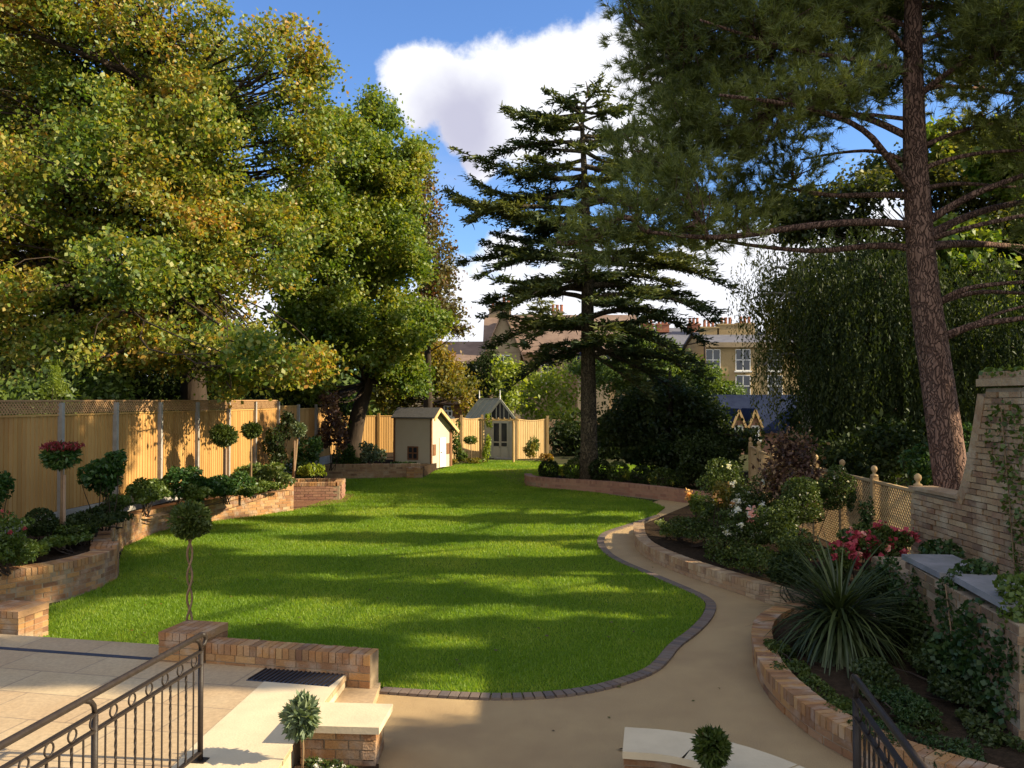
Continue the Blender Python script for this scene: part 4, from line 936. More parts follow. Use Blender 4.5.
for px in (734, 750, 800):
    r2 = gable_block(t, I, HX(px - 6, d), HX(px + 6, d), d - 0.9, d + 1.5, -0.1, HZ(425, d), HZ(412, d), 'brick_red', 'slate', 'y', 0.12)
    window(t, I, HX(px, d), d - 0.9, HZ(432, d), 0.4, 0.7)
    mb = MB(); mb.bar((HX(px - 7, d), d - 1.05, HZ(427, d)), (HX(px, d), d - 1.05, HZ(410, d)), 0.05, 0.12); mb.bar((HX(px + 7, d), d - 1.05, HZ(427, d)), (HX(px, d), d - 1.05, HZ(410, d)), 0.05, 0.12); mb.build('bargeboard', 'pale_wood', t)
t = thing('white_window_shed', 'dark garden shed with a little white framed window', 'shed', (HX(446, 50), 50, 0))
mb = MB(); mb.box((HX(446, 50), 51, 1.35), (2.2, 2, 2.7)); mb.build('wall', 'brown_trim', t)
mb = MB(); mb.solid([(HX(446, 50) - 1.3, 49.8, 2.65), (HX(446, 50) + 1.3, 49.8, 2.65), (HX(446, 50), 49.8, 3.2)], [(HX(446, 50) - 1.3, 52.2, 2.65), (HX(446, 50) + 1.3, 52.2, 2.65), (HX(446, 50), 52.2, 3.2)]); mb.build('roof', 'roof_tile', t)
window(t, I, HX(448, 50), 50, HZ(411, 50), 0.45, 0.6)

# ------------------------------------------------------------------ big broadleaved trees
oak = [B(300, 98, 25, 34, 30, 1.6), B(318, 62, 25, 14, 18, 0.8), B(95, 115, 25, 80, 50, 3), B(205, 108, 25, 62, 46, 2.6), B(120, 252, 23, 75, 46, 2.6), B(210, 232, 23.5, 56, 42, 2.4), B(15, 250, 23, 70, 50, 3), B(280, 225, 25, 44, 46, 2), B(60, 140, 28, 110, 110, 2.5), B(190, 180, 28, 80, 110, 2.5), B(130, 300, 26, 120, 60, 2.4), B(40, 50, 25, 120, 95, 4), B(165, 45, 25, 95, 75, 4), B(275, 58, 24.5, 48, 50, 2.2), B(55, 190, 23, 110, 95, 4), B(165, 165, 23, 90, 75, 3), B(285, 150, 25, 48, 42, 2),
       B(322, 150, 26, 30, 26, 1.6), ((-6.2, 18.5, 3.75), (0.5, 1.0, 0.28)), ((-6.0, 20.5, 3.9), (0.6, 1.1, 0.35)), ((-5.9, 22.3, 3.7), (0.5, 0.9, 0.3)), ((-6.9, 21.2, 3.3), (0.5, 1.2, 0.4)), ((-5.6, 18.0, 4.0), (0.5, 0.9, 0.5)), ((-5.4, 19.8, 3.7), (0.5, 1.0, 0.45)), ((-5.2, 21.8, 3.8), (0.5, 1.0, 0.5)), B(60, 320, 22, 110, 62, 3), B(180, 290, 22, 90, 62, 3.2), B(262, 250, 23.5, 70, 58, 2.6), B(225, 345, 21.5, 75, 40, 1.8), B(100, 350, 21, 80, 38, 1.8), B(-70, 150, 24, 80, 130, 4)]
tk = [D(196, 470, 24.5) * np.array([1, 1, 0]), D(194, 400, 24.5), D(190, 330, 24.5), D(182, 260, 24.5), D(170, 180, 24.8), D(160, 90, 25), D(150, 20, 25)]
tree('oak_tree', 'huge oak leaning over the timber fence, green turning yellow and orange', 'tree', tk, 0.42, oak, 'oak_leaf', 2900, 84, 0.50, 0.120, twig=0.4, aspect=0.75, lumpy=8, lo=0.2)
maple = [B(318, 215, 31, 40, 50, 2.0), B(308, 290, 31, 44, 50, 2.0), B(360, 205, 34, 50, 50, 2), B(410, 160, 33.5, 20, 24, 1.4), B(338, 128, 29, 26, 26, 1.4), B(375, 118, 33.5, 22, 26, 1.2), B(350, 165, 32.5, 45, 42, 2.2), B(395, 185, 33.5, 32, 40, 2), B(350, 250, 32.5, 60, 55, 2.6), B(402, 250, 33.5, 30, 50, 2), B(340, 335, 32.5, 62, 45, 2.4), B(395, 330, 33.5, 45, 48, 2.4), B(300, 378, 31.0, 60, 24, 1.2), B(410, 375, 35.0, 32, 22, 1)]
tk = [D(357, 462, 34.5) * np.array([1, 1, 0]) + np.array([0, 0, 0.3]), D(352, 445, 34.5), D(358, 415, 34.5), D(366, 388, 34.5), D(370, 350, 34.3), D(366, 290, 34), D(366, 220, 33.8), D(372, 150, 33.5)]
tree('maple_tree', 'green tree with thick leaning dark trunk between fence and playhouse', 'tree', tk, 0.40, maple, 'oak_leaf_green', 1800, 78, 0.48, 0.14, twig=0.4, aspect=0.75, lumpy=7, lo=0.2)
# the bough that catches the eye through the oak
cop = [B(422, 215, 38, 26, 62, 2.2), B(440, 262, 38, 22, 32, 1.8), B(430, 310, 38, 30, 34, 2), B(415, 175, 38, 14, 22, 1), B(450, 320, 38, 18, 20, 1)]
tree('beech_tree', 'thin copper red tree showing behind the green tree', 'tree', [D(428, 450, 38) * np.array([1, 1, 0]), D(428, 380, 38), D(427, 300, 38), D(424, 200, 38)], 0.22, cop, 'copper_leaf', 330, 34, 0.55, 0.17, twig=0.8, lumpy=6)
lime = [B(10, 40, 33, 60, 70, 3), B(-10, 160, 33, 60, 70, 3), B(20, 350, 32, 70, 60, 3)]
tree('lime_or_shade_tree', 'pale yellow green tree filling the sky beyond the oak', 'tree', [np.array([-19.5, 33, 0]), np.array([-19.5, 33, 8]), np.array([-19, 33, 15])], 0.3, lime, 'lime_leaf', 420, 50, 0.7, 0.19)
gold = [B(400, 385, 47, 32, 24, 2.5), B(440, 375, 47, 30, 26, 2.5), B(462, 392, 47, 16, 18, 1.5), B(415, 345, 47, 40, 26, 2), B(380, 395, 46, 26, 16, 1.6)]
tree('autumn_tree', 'golden and russet small tree behind the playhouse roof', 'tree', [np.array([-4.6, 47, 0]), np.array([-4.5, 47, 3]), np.array([-4.3, 47, 5])], 0.16, gold, 'gold_leaf', 330, 45, 0.7, 0.21, lumpy=6)
# yew dome
t_ = tree('yew_tree', 'dark clipped yew dome rising behind the greenhouse', 'tree', [D(487, 440, 52) * np.array([1, 1, 0]), D(487, 400, 52), D(487, 365, 52)], 0.2, [B(487, 392, 52, 24, 38, 1.6), B(484, 425, 52, 28, 30, 1.8), B(490, 372, 52, 15, 20, 1)], 'dark_leaf', 420, 60, 0.35, 0.12, lo=0.8, up=0.2)
for (nm, lab, blobs, leaf, n) in (
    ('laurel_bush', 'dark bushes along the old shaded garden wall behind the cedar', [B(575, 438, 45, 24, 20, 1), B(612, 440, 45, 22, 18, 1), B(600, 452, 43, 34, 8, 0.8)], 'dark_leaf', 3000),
    ('hazel_bush', 'bright yellow green bush lit up beyond the greenhouse', [B(535, 400, 56, 34, 26, 2), B(555, 385, 56, 26, 24, 2), B(520, 380, 56, 20, 22, 1.6), B(560, 412, 54, 30, 14, 1.6)], 'bright_leaf', 3200),
    ('elder_bush', 'mid green bush overlapping the yew dome', [B(505, 378, 50, 18, 20, 1.2), B(512, 398, 50, 14, 16, 1)], 'bright_leaf', 1300),
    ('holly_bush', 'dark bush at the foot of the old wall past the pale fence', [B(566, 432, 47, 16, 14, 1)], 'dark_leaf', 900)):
    b0 = blobs[0]; shrub(nm, lab, 'bush', blobs, leaf, n, 0.26, stem_to=0.0, clump=14, twigs=10)
# hedge masses behind the left fence
def hedge(label, x0, x1, d0, d1, top, leaf, n, size, dep=1.5, bottom=470, name='hedge', group='hedging beyond the fence'):
    blobs = []
    k = max(2, int(abs(x1 - x0) / 34))
    for i in range(k):
        f = (i + .5) / k; px = x0 + (x1 - x0) * f; d = d0 + (d1 - d0) * f; ty = top + rng.uniform(-7, 7)
        blobs.append(B(px, (ty + bottom) / 2, d, abs(x1 - x0) / k * 0.85, (bottom - ty) / 2, dep))
    return shrub(name, label, 'hedge', blobs, leaf, n, size, group, stem_to=0.0, clump=16, twigs=14, lo=0.6)
hedge('bright green laurel hedge showing over the fence top on the sunny side', -30, 120, 18.0, 21, 368, 'hedge_leaf', 9000, 0.15, 0.9, 470)
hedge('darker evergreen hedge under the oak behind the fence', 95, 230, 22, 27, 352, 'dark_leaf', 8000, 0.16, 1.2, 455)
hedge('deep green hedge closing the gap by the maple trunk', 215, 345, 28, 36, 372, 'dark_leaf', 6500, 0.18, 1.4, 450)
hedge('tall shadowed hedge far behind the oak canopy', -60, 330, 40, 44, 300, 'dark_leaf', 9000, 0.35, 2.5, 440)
# small conifer above the fence
shrub('young_conifer', 'little bright green conifer poking above the fence', 'conifer', [B(56, 388, 18.2, 14, 16, 0.3), B(55, 372, 18.2, 7, 14, 0.2)], 'bright_leaf', 900, 0.09, stem_to=0.5, aspect=0.2)

# ------------------------------------------------------------------ cedar: tiers of flat plates
def needles_dir(c, d, ln, w):
    n = len(c); nrm = unit(rng.normal(size=(n, 3)) * 0.5 + np.array([0, 0, 1])); b = unit(np.cross(nrm, d)) * w
    return np.stack([c - b * 0.5, c + b * 0.5, c + d * ln[:, None] + b * 0.12, c + d * ln[:, None] - b * 0.12], 1).reshape(-1, 3)
def cedar():
    d = 28.0; t = thing('cedar_tree', 'tall dark cedar with flat layered branches rising from the walled bed', 'tree', (*G(589, 480, 0.28)[:2] * 0 + D(589, 480, d)[:2], 0.28))
    bx = D(589, 480, d)[0]
    tr = [(bx, d, 0.2), (bx, d, 1.5), (bx - 0.02, d, 4), (bx - 0.05, d, 7), (bx - 0.1, d, 9.5), (D(582, 120, d)[0], d, 12.0), (D(586, 96, d)[0], d, 12.7)]
    mb = MB(); mb.tube(tr, [0.36, 0.28, 0.24, 0.19, 0.13, 0.07, 0.03], 12); P_, Dv, Ln = [], [], []
    tr = np.array(tr)
    def at(z): return np.array([np.interp(z, tr[:, 2], tr[:, 0]), d, z])
    br = []
    def zy(py): return CAM_Z + (400 - py) * d / FPX
    # explicit limbs of the outline: root row, tip column, tip row, depth offset
    for (ry, tx, ty, dz) in ((112, 508, 104, 0.4), (125, 530, 120, -0.6), (150, 520, 135, 0.8), (175, 452, 152, -0.5), (190, 470, 168, 1.0), (228, 446, 186, 0.3), (232, 455, 205, -1.0), (240, 500, 225, 1.5), (258, 464, 262, 0.2), (270, 480, 285, -1.2),
                             (290, 486, 300, 1.0), (285, 505, 318, -1.6), (320, 490, 348, 0.6), (330, 520, 355, -1.5), (345, 505, 392, 1.2), (350, 530, 372, -1.0), (110, 632, 102, 0.2), (135, 655, 120, 0.8), (165, 690, 150, -0.4), (195, 700, 190, 0.5), (225, 705, 225, -1),
                             (255, 715, 262, 0.6), (262, 734, 294, -0.3), (285, 724, 312, 1.0), (300, 700, 325, -1.4), (318, 708, 345, 0.4), (330, 690, 368, -1.3), (340, 660, 385, 0.9), (352, 648, 398, -0.6), (345, 690, 392, 1.6)):
        br.append((at(zy(ry)), np.array([D(tx, ty, d)[0], d + dz, D(tx, ty, d)[2]])))
    for (tx, ty, dz) in ((562, 92, 0.3), (608, 90, -0.3), (586, 80, 0.1), (545, 98, -0.5), (622, 104, 0.4), (575, 86, 0.6), (600, 84, -0.5), (640, 118, 0.2), (525, 112, 0.1)):
        br.append((at(zy(ty + 16)), np.array([D(tx, ty, d)[0], d + dz, D(tx, ty, d)[2]])))
    for i in range(44):
        z = 4.3 + 8.0 * (i / 44) ** 0.9; pr = np.interp(z, [4, 6, 8, 10, 12, 13], [3.4, 4.0, 3.9, 3.3, 2.3, 1.3]) * rng.uniform(0.35, 1.15); a = i * 2.4
        br.append((at(z), at(z) + np.array([math.cos(a) * pr, math.sin(a) * pr, rng.uniform(-0.25, 0.15) * pr * (1 if z > 6 else 1.6)])))
    for s, e in br:
        ln = np.linalg.norm(e - s); p = curve_pts(s, e, np.array([0, 0, 0.10 * ln if e[2] < s[2] - 0.3 else -0.06 * ln]) + rng.normal(size=3) * 0.05 * ln, 9)
        mb.tube(p, list(np.linspace(0.018 * ln + 0.03, 0.012, 9)), 5, cap=False)
        h = unit((e - s) * np.array([1, 1, 0])); side = np.array([-h[1], h[0], 0])
        for k in range(int(ln * 12)):
            f = rng.uniform(0.12, 1.0) ** 0.8; q = lerp_path(p, f); sg = rng.choice((-1, 1)); tl = (0.35 + 0.34 * ln * (1.05 - f)) * rng.uniform(0.5, 1.1); tl = min(tl, 1.5)
            dr = unit(side * sg * rng.uniform(0.6, 1.1) + h * rng.uniform(0.4, 0.9)); e2 = q + dr * tl + np.array([0, 0, rng.uniform(-0.22, 0.04) * tl + 0.04])
            m_ = int(7 + tl * 26); u_ = rng.random(m_)[:, None]; c = q + (e2 - q) * u_ + rng.normal(size=(m_, 3)) * np.array([0.07, 0.07, 0.035])
            P_.append(c); Dv.append(unit(np.tile(dr, (m_, 1)) + rng.normal(size=(m_, 3)) * np.array([0.6, 0.6, 0.30]))); Ln.append(rng.uniform(0.10, 0.24, m_))
            if k % 4 == 0: mb.tube([q, (q + e2) / 2 + np.array([0, 0, 0.02]), e2], [0.014, 0.009, 0.004], 3, cap=False)
    mb.build('trunk', 'bark_cedar', t, smooth=True)
    P_, Dv, Ln = np.concatenate(P_), np.concatenate(Dv), np.concatenate(Ln)
    faces_obj('crown', needles_dir(P_, Dv, Ln, 0.075), 4, 'cedar_leaf', t); print('cedar', len(P_))
cedar()

# ------------------------------------------------------------------ pine
def pine(name, label, tr, rad, limbs, blobs, nclump, per, dens=22, nl=0.15, nw=0.0085, bark='bark_pine', leaf='pine_leaf', seg=14):
    t = thing(name, label, 'tree', tr[0]); mb = MB(); tr = np.array(tr, float); k = len(tr)
    ts = smooth_path(tr, 2); mb.tube(ts, list(np.interp(np.linspace(0, 1, len(ts)), np.linspace(0, 1, len(rad)), rad)), seg)
    paths = []
    for lb in limbs:
        pts = smooth_path(np.array(lb[0]), 2); r0 = lb[1]; mb.tube(pts, list(np.linspace(r0, r0 * 0.3, len(pts))), 8); paths.append((pts, r0))
    for (c, r_) in blobs:
        c = np.array(c); cand = [q for p, _ in paths for q in p[len(p) // 3:]] + [lerp_path(tr, x) for x in np.linspace(0.4, 1, 14)]
        s = min(cand, key=lambda q: np.linalg.norm(q - c)); p = curve_pts(s, c, rng.normal(size=3) * 0.12, 6); mb.tube(p, list(np.linspace(0.05, 0.02, 6)), 5, cap=False); paths.append((p, 0.05))
    cc, idx = in_blobs(blobs, nclump, 0.2); nb = len(paths) - len(blobs)
    tip, dr = [], []
    for i in range(nclump):
        p, r0 = paths[nb + idx[i]]; s = lerp_path(p, rng.uniform(0.4, 1)); e = cc[i]
        if i % 2 == 0: mb.tube(curve_pts(s, e, rng.normal(size=3) * 0.06, 4), [0.018, 0.013, 0.009, 0.006], 3, cap=False)
        for j in range(per):
            o_ = rng.normal(size=3) * np.array([0.22, 0.22, 0.16]); tip.append(e + o_); dr.append(o_ * 1.2 + (e - s) * 0.25 + np.array([0, 0, 0.28]))
    tip = np.array(tip); dr = unit(np.array(dr)); n = len(tip)
    nd = unit(dr[:, None, :] * 0.75 + rng.normal(size=(n, dens, 3)) * 0.5); st = tip[:, None, :] - dr[:, None, :] * rng.uniform(0, 0.14, (n, dens, 1))
    ln = nl * rng.uniform(0.7, 1.15, (n, dens, 1)); b = unit(np.cross(nd, rng.normal(size=(n, dens, 3)))) * nw / 2
    v = np.stack([st - b, st + b, st + nd * ln], 2).reshape(-1, 3)
    mb.build('trunk', bark, t, smooth=True)
    faces_obj('crown', v, 3, leaf, t); print(name, n * dens)
    return t
pd = 14.0
ptr = [D(957, 505, pd), D(951, 480, pd), D(943, 420, pd), D(933, 350, pd), D(924, 290, pd), D(919, 230, pd), D(915, 160, pd), D(913, 80, pd), D(913, 0, pd), D(912, -120, pd + .2), D(905, -260, pd + .3)]
ptr[0] = np.array([ptr[0][0] + 0.12, pd, 0.0]); 
def PL(*a): return [D(x, y, z) for x, y, z in a]
limbs = [(PL((914, 30, 14), (870, 10, 14.4), (800, -5, 14.9), (740, 0, 15.3)), 0.05), (PL((914, 75, 14), (860, 60, 13.5), (790, 50, 13.1), (700, 20, 12.8)), 0.055), (PL((914, 120, 14), (850, 112, 14.3), (780, 120, 14.6)), 0.045),
         (PL((915, 165, 14), (880, 150, 14.2), (840, 152, 14.6), (800, 160, 14.8)), 0.045), (PL((915, 90, 14), (950, 85, 14.3), (1000, 92, 14.7), (1050, 100, 15)), 0.05), (PL((914, 45, 14), (950, 30, 14.2), (1000, 10, 14.6)), 0.045),
         (PL((915, 172, 14), (950, 158, 13.8), (1000, 150, 13.6), (1060, 152, 13.4)), 0.05), (PL((914, 190, 14), (960, 182, 14.2), (1010, 188, 14.5), (1060, 185, 14.8)), 0.045), (PL((922, 226, 14), (870, 221, 13.8), (800, 226, 13.4), (745, 236, 13), (700, 238, 12.7), (650, 232, 12.4)), 0.075),
         (PL((924, 250, 14), (880, 244, 14.2), (820, 252, 14.4), (770, 248, 14.5), (715, 240, 14.6)), 0.07),
         (PL((918, 195, 14), (870, 195, 14.3), (820, 196, 14.6), (760, 180, 15)), 0.065),
         (PL((917, 198, 14), (890, 160, 13.6), (862, 125, 13.2), (800, 105, 12.8), (720, 95, 12.4)), 0.07),
         (PL((915, 140, 14), (870, 118, 14.3), (820, 105, 14.8), (740, 70, 15.5), (660, 60, 16)), 0.07),
         (PL((926, 222, 14), (970, 195, 13.7), (1010, 180, 13.4), (1070, 160, 13.2)), 0.075), (PL((926, 236, 14), (975, 212, 14.3), (1030, 200, 14.5), (1090, 190, 14.7)), 0.08),
         (PL((928, 240, 14), (965, 228, 13.4), (1020, 216, 13), (1080, 205, 12.6)), 0.055), (PL((930, 246, 14.1), (965, 243, 14.5), (1010, 246, 15), (1060, 250, 15.6)), 0.085),
         (PL((938, 303, 14), (960, 290, 13.8), (990, 284, 13.6), (1060, 280, 13.2)), 0.06), (PL((940, 302, 14), (975, 291, 14.1), (1020, 293, 14.3), (1080, 296, 14.5)), 0.05),
         (PL((946, 336, 14), (975, 324, 13.8), (1010, 320, 13.6), (1070, 312, 13.2)), 0.075), (PL((975, 324, 13.8), (1000, 312, 13.7), (1050, 300, 13.4)), 0.04),
         (PL((914, 100, 14), (950, 70, 13.6), (1000, 40, 13.2), (1050, 20, 13)), 0.06), (PL((914, 60, 14), (880, 20, 13.4), (820, -10, 13)), 0.06), (PL((914, 150, 14), (960, 130, 14.4), (1010, 120, 14.8)), 0.05)]
pb = [B(668, 28, 14.5, 40, 34, 1.0), B(674, 98, 14.5, 30, 32, 0.9), B(905, 0, 16.2, 50, 40, 0.7), B(1060, 270, 13.6, 30, 16, 0.5), B(700, 40, 14, 60, 50, 1.3), B(765, 40, 13.5, 60, 55, 1.3), B(700, 130, 14, 50, 42, 1.1), B(760, 120, 13.5, 55, 40, 1.2), B(820, 20, 13.7, 56, 42, 1.2), B(872, 25, 15.6, 44, 36, 0.8),
      B(825, 90, 13, 50, 32, 1.1), B(680, 185, 13.2, 46, 26, 0.8), B(640, 150, 13.5, 30, 22, 0.6), B(740, 225, 13.2, 24, 14, 0.5), B(640, 210, 12.6, 42, 30, 0.6), B(600, 235, 12.5, 32, 24, 0.5), B(690, 225, 13, 40, 20, 0.6), B(740, 195, 14.4, 42, 22, 0.8), B(790, 170, 14.6, 32, 18, 0.8), B(965, 30, 15.2, 42, 34, 0.8), B(1000, 60, 13.2, 34, 36, 1.0),
      B(1010, 20, 13, 50, 40, 1.2), B(1040, 140, 13.3, 30, 45, 1), B(985, 120, 14.5, 28, 20, 0.8), B(960, 75, 15, 40, 22, 1), B(870, 80, 15, 40, 18, 1), B(636, 70, 15, 14, 30, 0.6), B(628, 4, 14.5, 18, 14, 0.7), B(1060, 215, 13.4, 30, 30, 0.8), B(565, 230, 12.6, 16, 18, 0.3),
      B(700, -60, 14, 90, 60, 1.6), B(820, -90, 13.5, 90, 70, 1.8), B(930, -80, 13.6, 90, 70, 1.8), B(1030, -60, 13.4, 80, 70, 1.6), B(880, -190, 14, 110, 70, 2), B(1110, 60, 13, 60, 90, 1.4)]
pine('pine_tree', 'tall pine with bare leaning reddish trunk and long needled crown', ptr, [0.35, 0.275, 0.265, 0.25, 0.235, 0.215, 0.185, 0.155, 0.125, 0.09, 0.04], limbs, pb, 3100, 5, 36, 0.17, 0.013)

# ------------------------------------------------------------------ weeping and dark trees on the far side of the trellis
def weeping(name, label, blobs, trunk, rad, leaf, nst, slen, step, size, bark='bark', group=None):
    t = thing(name, label, 'tree', trunk[0], group); mb = MB(); mb.tube(trunk, list(np.linspace(rad, rad * 0.3, len(trunk))), 8)
    cc, idx = in_blobs(blobs, nst, 0.3); pts = []
    for c, r_ in blobs:
        s = min([lerp_path(trunk, x) for x in np.linspace(0.3, 1, 8)], key=lambda q: np.linalg.norm(q - np.array(c))); mb.tube(curve_pts(s, c, (0, 0, 0.3), 6), list(np.linspace(rad * 0.35, 0.03, 6)), 5, cap=False)
    for c in cc:
        l = slen * rng.uniform(0.5, 1.2); n = int(l / step); tt = np.arange(n) * step; sway = rng.normal(size=2) * 0.12
        pts.append(np.stack([c[0] + sway[0] * tt + rng.normal(size=n) * 0.05, c[1] + sway[1] * tt + rng.normal(size=n) * 0.05, np.maximum(0.2, c[2] - tt)], 1))
    mb.build('trunk', bark, t, smooth=True); pts = np.concatenate(pts)
    dr = rng.normal(size=(len(pts), 3)) * 0.45 + np.array([0, 0, -1])
    faces_obj('crown', leaf_quads(pts, size, 0.34, 0.2, dirs=dr), 4, leaf, t)
    print(name, len(pts)); return t
def trunkline(px, d, top, lean=0):
    return [np.array([HX(px, d), d, 0]), np.array([HX(px, d) + lean * .3, d, top * .35]), np.array([HX(px, d) + lean * .7, d, top * .7]), np.array([HX(px, d) + lean, d, top])]
weeping('birch_tree', 'weeping birch with pale slim trunk hanging before the yellow house', [B(770, 270, 27, 38, 26, 1.5), B(800, 255, 27, 46, 30, 2), B(764, 365, 26, 12, 30, 1.0), B(750, 300, 27, 18, 22, 1.2), B(774, 330, 26, 15, 44, 1.2), B(780, 300, 26, 18, 30, 1), B(835, 270, 27, 36, 36, 2), B(815, 320, 27, 36, 40, 2), B(790, 340, 27, 26, 30, 1.5)],
        trunkline(806, 27, 6.5), 0.17, 'birch_leaf', 620, 2.0, 0.07, 0.12, 'bark_birch')
weeping('willow_tree', 'broad dark weeping willow curtain behind the pine trunk', [B(850, 260, 24, 60, 40, 2), B(900, 290, 24, 60, 45, 2.4), B(860, 340, 23, 60, 45, 2), B(980, 300, 23, 50, 50, 2), B(1020, 350, 22, 50, 50, 2), B(840, 390, 24, 50, 30, 2), B(930, 380, 23, 60, 40, 2)],
        trunkline(890, 25, 6), 0.3, 'willow_leaf', 1900, 2.7, 0.075, 0.13)
tree('ash_tree', 'sunlit olive green treetop high behind the pine limbs', 'tree', trunkline(960, 29.5, 8), 0.3, [B(830, 215, 29.5, 60, 36, 2.4), B(900, 185, 29.5, 50, 30, 2.4), B(980, 200, 29.5, 60, 40, 2.6), B(1040, 180, 29.5, 60, 50, 2.6), B(940, 250, 29, 90, 34, 2.4), B(790, 225, 29.5, 34, 28, 1.6), B(1050, 260, 29, 60, 50, 2)], 'ash_leaf', 700, 60, 0.6, 0.17, lumpy=6)
tree('holm_oak', 'solid dark evergreen mass closing the view past the trellis', 'tree', trunkline(880, 30, 8), 0.3, [B(860, 320, 28.5, 90, 75, 2.0), B(960, 320, 28.5, 90, 85, 2.0), B(1020, 260, 28, 40, 50, 1.6), B(900, 420, 29, 110, 50, 2), B(1020, 420, 28, 60, 60, 2), B(850, 435, 33, 40, 30, 2)], 'dark_leaf', 1100, 60, 0.7, 0.2)
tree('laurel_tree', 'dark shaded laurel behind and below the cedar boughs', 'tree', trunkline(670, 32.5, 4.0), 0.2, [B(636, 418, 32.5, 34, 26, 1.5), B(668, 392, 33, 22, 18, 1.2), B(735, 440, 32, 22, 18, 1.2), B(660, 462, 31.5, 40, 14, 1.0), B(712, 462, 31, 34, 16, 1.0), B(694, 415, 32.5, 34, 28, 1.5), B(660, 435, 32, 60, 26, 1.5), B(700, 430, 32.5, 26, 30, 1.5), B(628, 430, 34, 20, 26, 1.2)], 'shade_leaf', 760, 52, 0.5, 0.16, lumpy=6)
tree('laurel_tree', 'mid green bushy tree standing between cedar and yellow house', 'tree', trunkline(705, 52, 6.5), 0.2, [B(700, 385, 52, 34, 24, 2), B(670, 370, 52, 34, 22, 2), B(645, 350, 55, 40, 20, 2), B(620, 378, 54, 36, 22, 2), B(728, 392, 52, 16, 14, 1.4), B(590, 372, 57, 20, 20, 1.6)], 'hedge_leaf', 620, 50, 0.6, 0.20, lumpy=4)
shrub('bay_shrub', 'leafy bush with pale tips under the pine trunk behind the wall', 'shrub', [B(925, 470, 14.6, 20, 30, 0.4), B(935, 440, 14.8, 9, 20, 0.3), B(975, 450, 14.6, 10, 30, 0.3)], 'laurel_leaf', 1600, 0.085, stem_to=0.2)
shrub('bay_shrub', 'dark undergrowth behind the middle of the trellis fence', 'shrub', [B(860, 470, 19, 60, 34, 0.9), B(815, 462, 22, 40, 22, 1), B(890, 450, 18, 30, 34, 0.8)], 'dark_leaf', 7000, 0.13, stem_to=0.0, clump=12)
# far woodland ring so that no bare horizon shows
vs = []
for i in range(90):
    a = R(-62 + 124 * i / 89); d = 120 + 10 * math.sin(i * 1.7); c = np.array([math.sin(a) * d, math.cos(a) * d, 3.5]); h = 4.6 + rng.uniform(-1, 1.2) + (0 if abs(a) < 0.25 else 4)
    p, _ = in_blobs([(c, (8, 4, h))], 330, 0.7); vs.append(leaf_quads(p, 1.3, 0.8))
o = faces_obj('distant_woodland', np.concatenate(vs), 4, 'hedge_leaf'); tagm(o, 'far off green woodland closing the horizon all round', 'woodland', kind='stuff')

# unseen trees added on the sunny side, crowns shaped to shade the garden
tree('shade_tree', 'unseen leafy tree added beyond the old wall to shade the path', 'tree', [np.array([14.5, 8.5, 0]), np.array([14.5, 8.5, 3]), np.array([14.3, 8.6, 5.5])], 0.25,
     [((14, 5.3, 4.9), (1.6, 1.8, 3.15)), ((14, 3.6, 4.7), (1.6, 1.2, 2.9)), ((14.2, 8.0, 3.5), (1.6, 1.7, 2.6)), ((14.2, 10.4, 3.8), (1.6, 1.4, 2.5)), ((14, 2.0, 4.4), (1.6, 1.4, 2.8)), ((14.3, 6.6, 2.2), (1.6, 5, 2.0)), ((14, 6.4, 4.0), (1.5, 1.0, 2.6))], 'oak_leaf_green', 1900, 52, 0.42, 0.26, twig=0.2, lo=0.1)
SH = [  # shade lying on the lawn: (px, py, half width px, half height px)
    (560, 490, 170, 7), (390, 489, 90, 5), (180, 530, 90, 6), (520, 520, 140, 5), (400, 540, 120, 5), (300, 565, 190, 5), (500, 566, 150, 6), (640, 560, 40, 9),
    (340, 590, 150, 6), (620, 605, 90, 9), (150, 590, 80, 7), (440, 598, 90, 5), (610, 635, 60, 15), (300, 640, 100, 5), (480, 630, 60, 4), (600, 655, 60, 9), (250, 660, 60, 4), (100, 690, 100, 5), (560, 540, 60, 3), (420, 660, 50, 5), (-40, 620, 60, 20), (-60, 560, 60, 30), (300, 520, 60, 4), (700, 540, 60, 6), (300, 680, 70, 5), (200, 690, 90, 6)]
sb = []
for i, (px, py, rx, ry) in enumerate(SH):
    g = G(px, py); d = g[1]; ry_m = ry * d * d / (CAM_Z * FPX); rx_m = rx * d / FPX
    X = 13.5 + 3.0 * ((i * 0.618) % 1); s = (X - g[0]) / L[0]; c = g + L * s
    # an ellipsoid whose shadow has that length along the ground
    rz = max(0.35, min(2.4, rx_m * math.tan(R(SUN_EL)) * 0.75)); sb.append((c, (min(1.6, max(0.5, rx_m * 0.5)), max(0.22, ry_m * 0.9), rz)))
for (fx, fy, fz, q) in ((-8.7, 13.6, 1.8, 1.0), (-8.5, 15.4, 2.0, 0.9), (-8.4, 15.2, 1.0, 0.9), (-8.2, 17.1, 1.2, 0.5), (-7.9, 20.4, 2.4, 0.35), (-6.5, 13.2, 0.5, 0.6), (-6.3, 31.5, 0.3, 1.0), (-9, 11.5, 0.8, 1.2), (-4.5, 9.0, 0.2, 0.7), (-7, 8.6, 0.2, 0.9)):
    g = np.array([fx, fy, fz]); sb.append((g + L * (14.6 - fx) / L[0], (1.1, q, q)))  # crown masses added along sun rays to shade fence, bed walls and patio
sb = [b for b in sb if b[0][2] > 2]
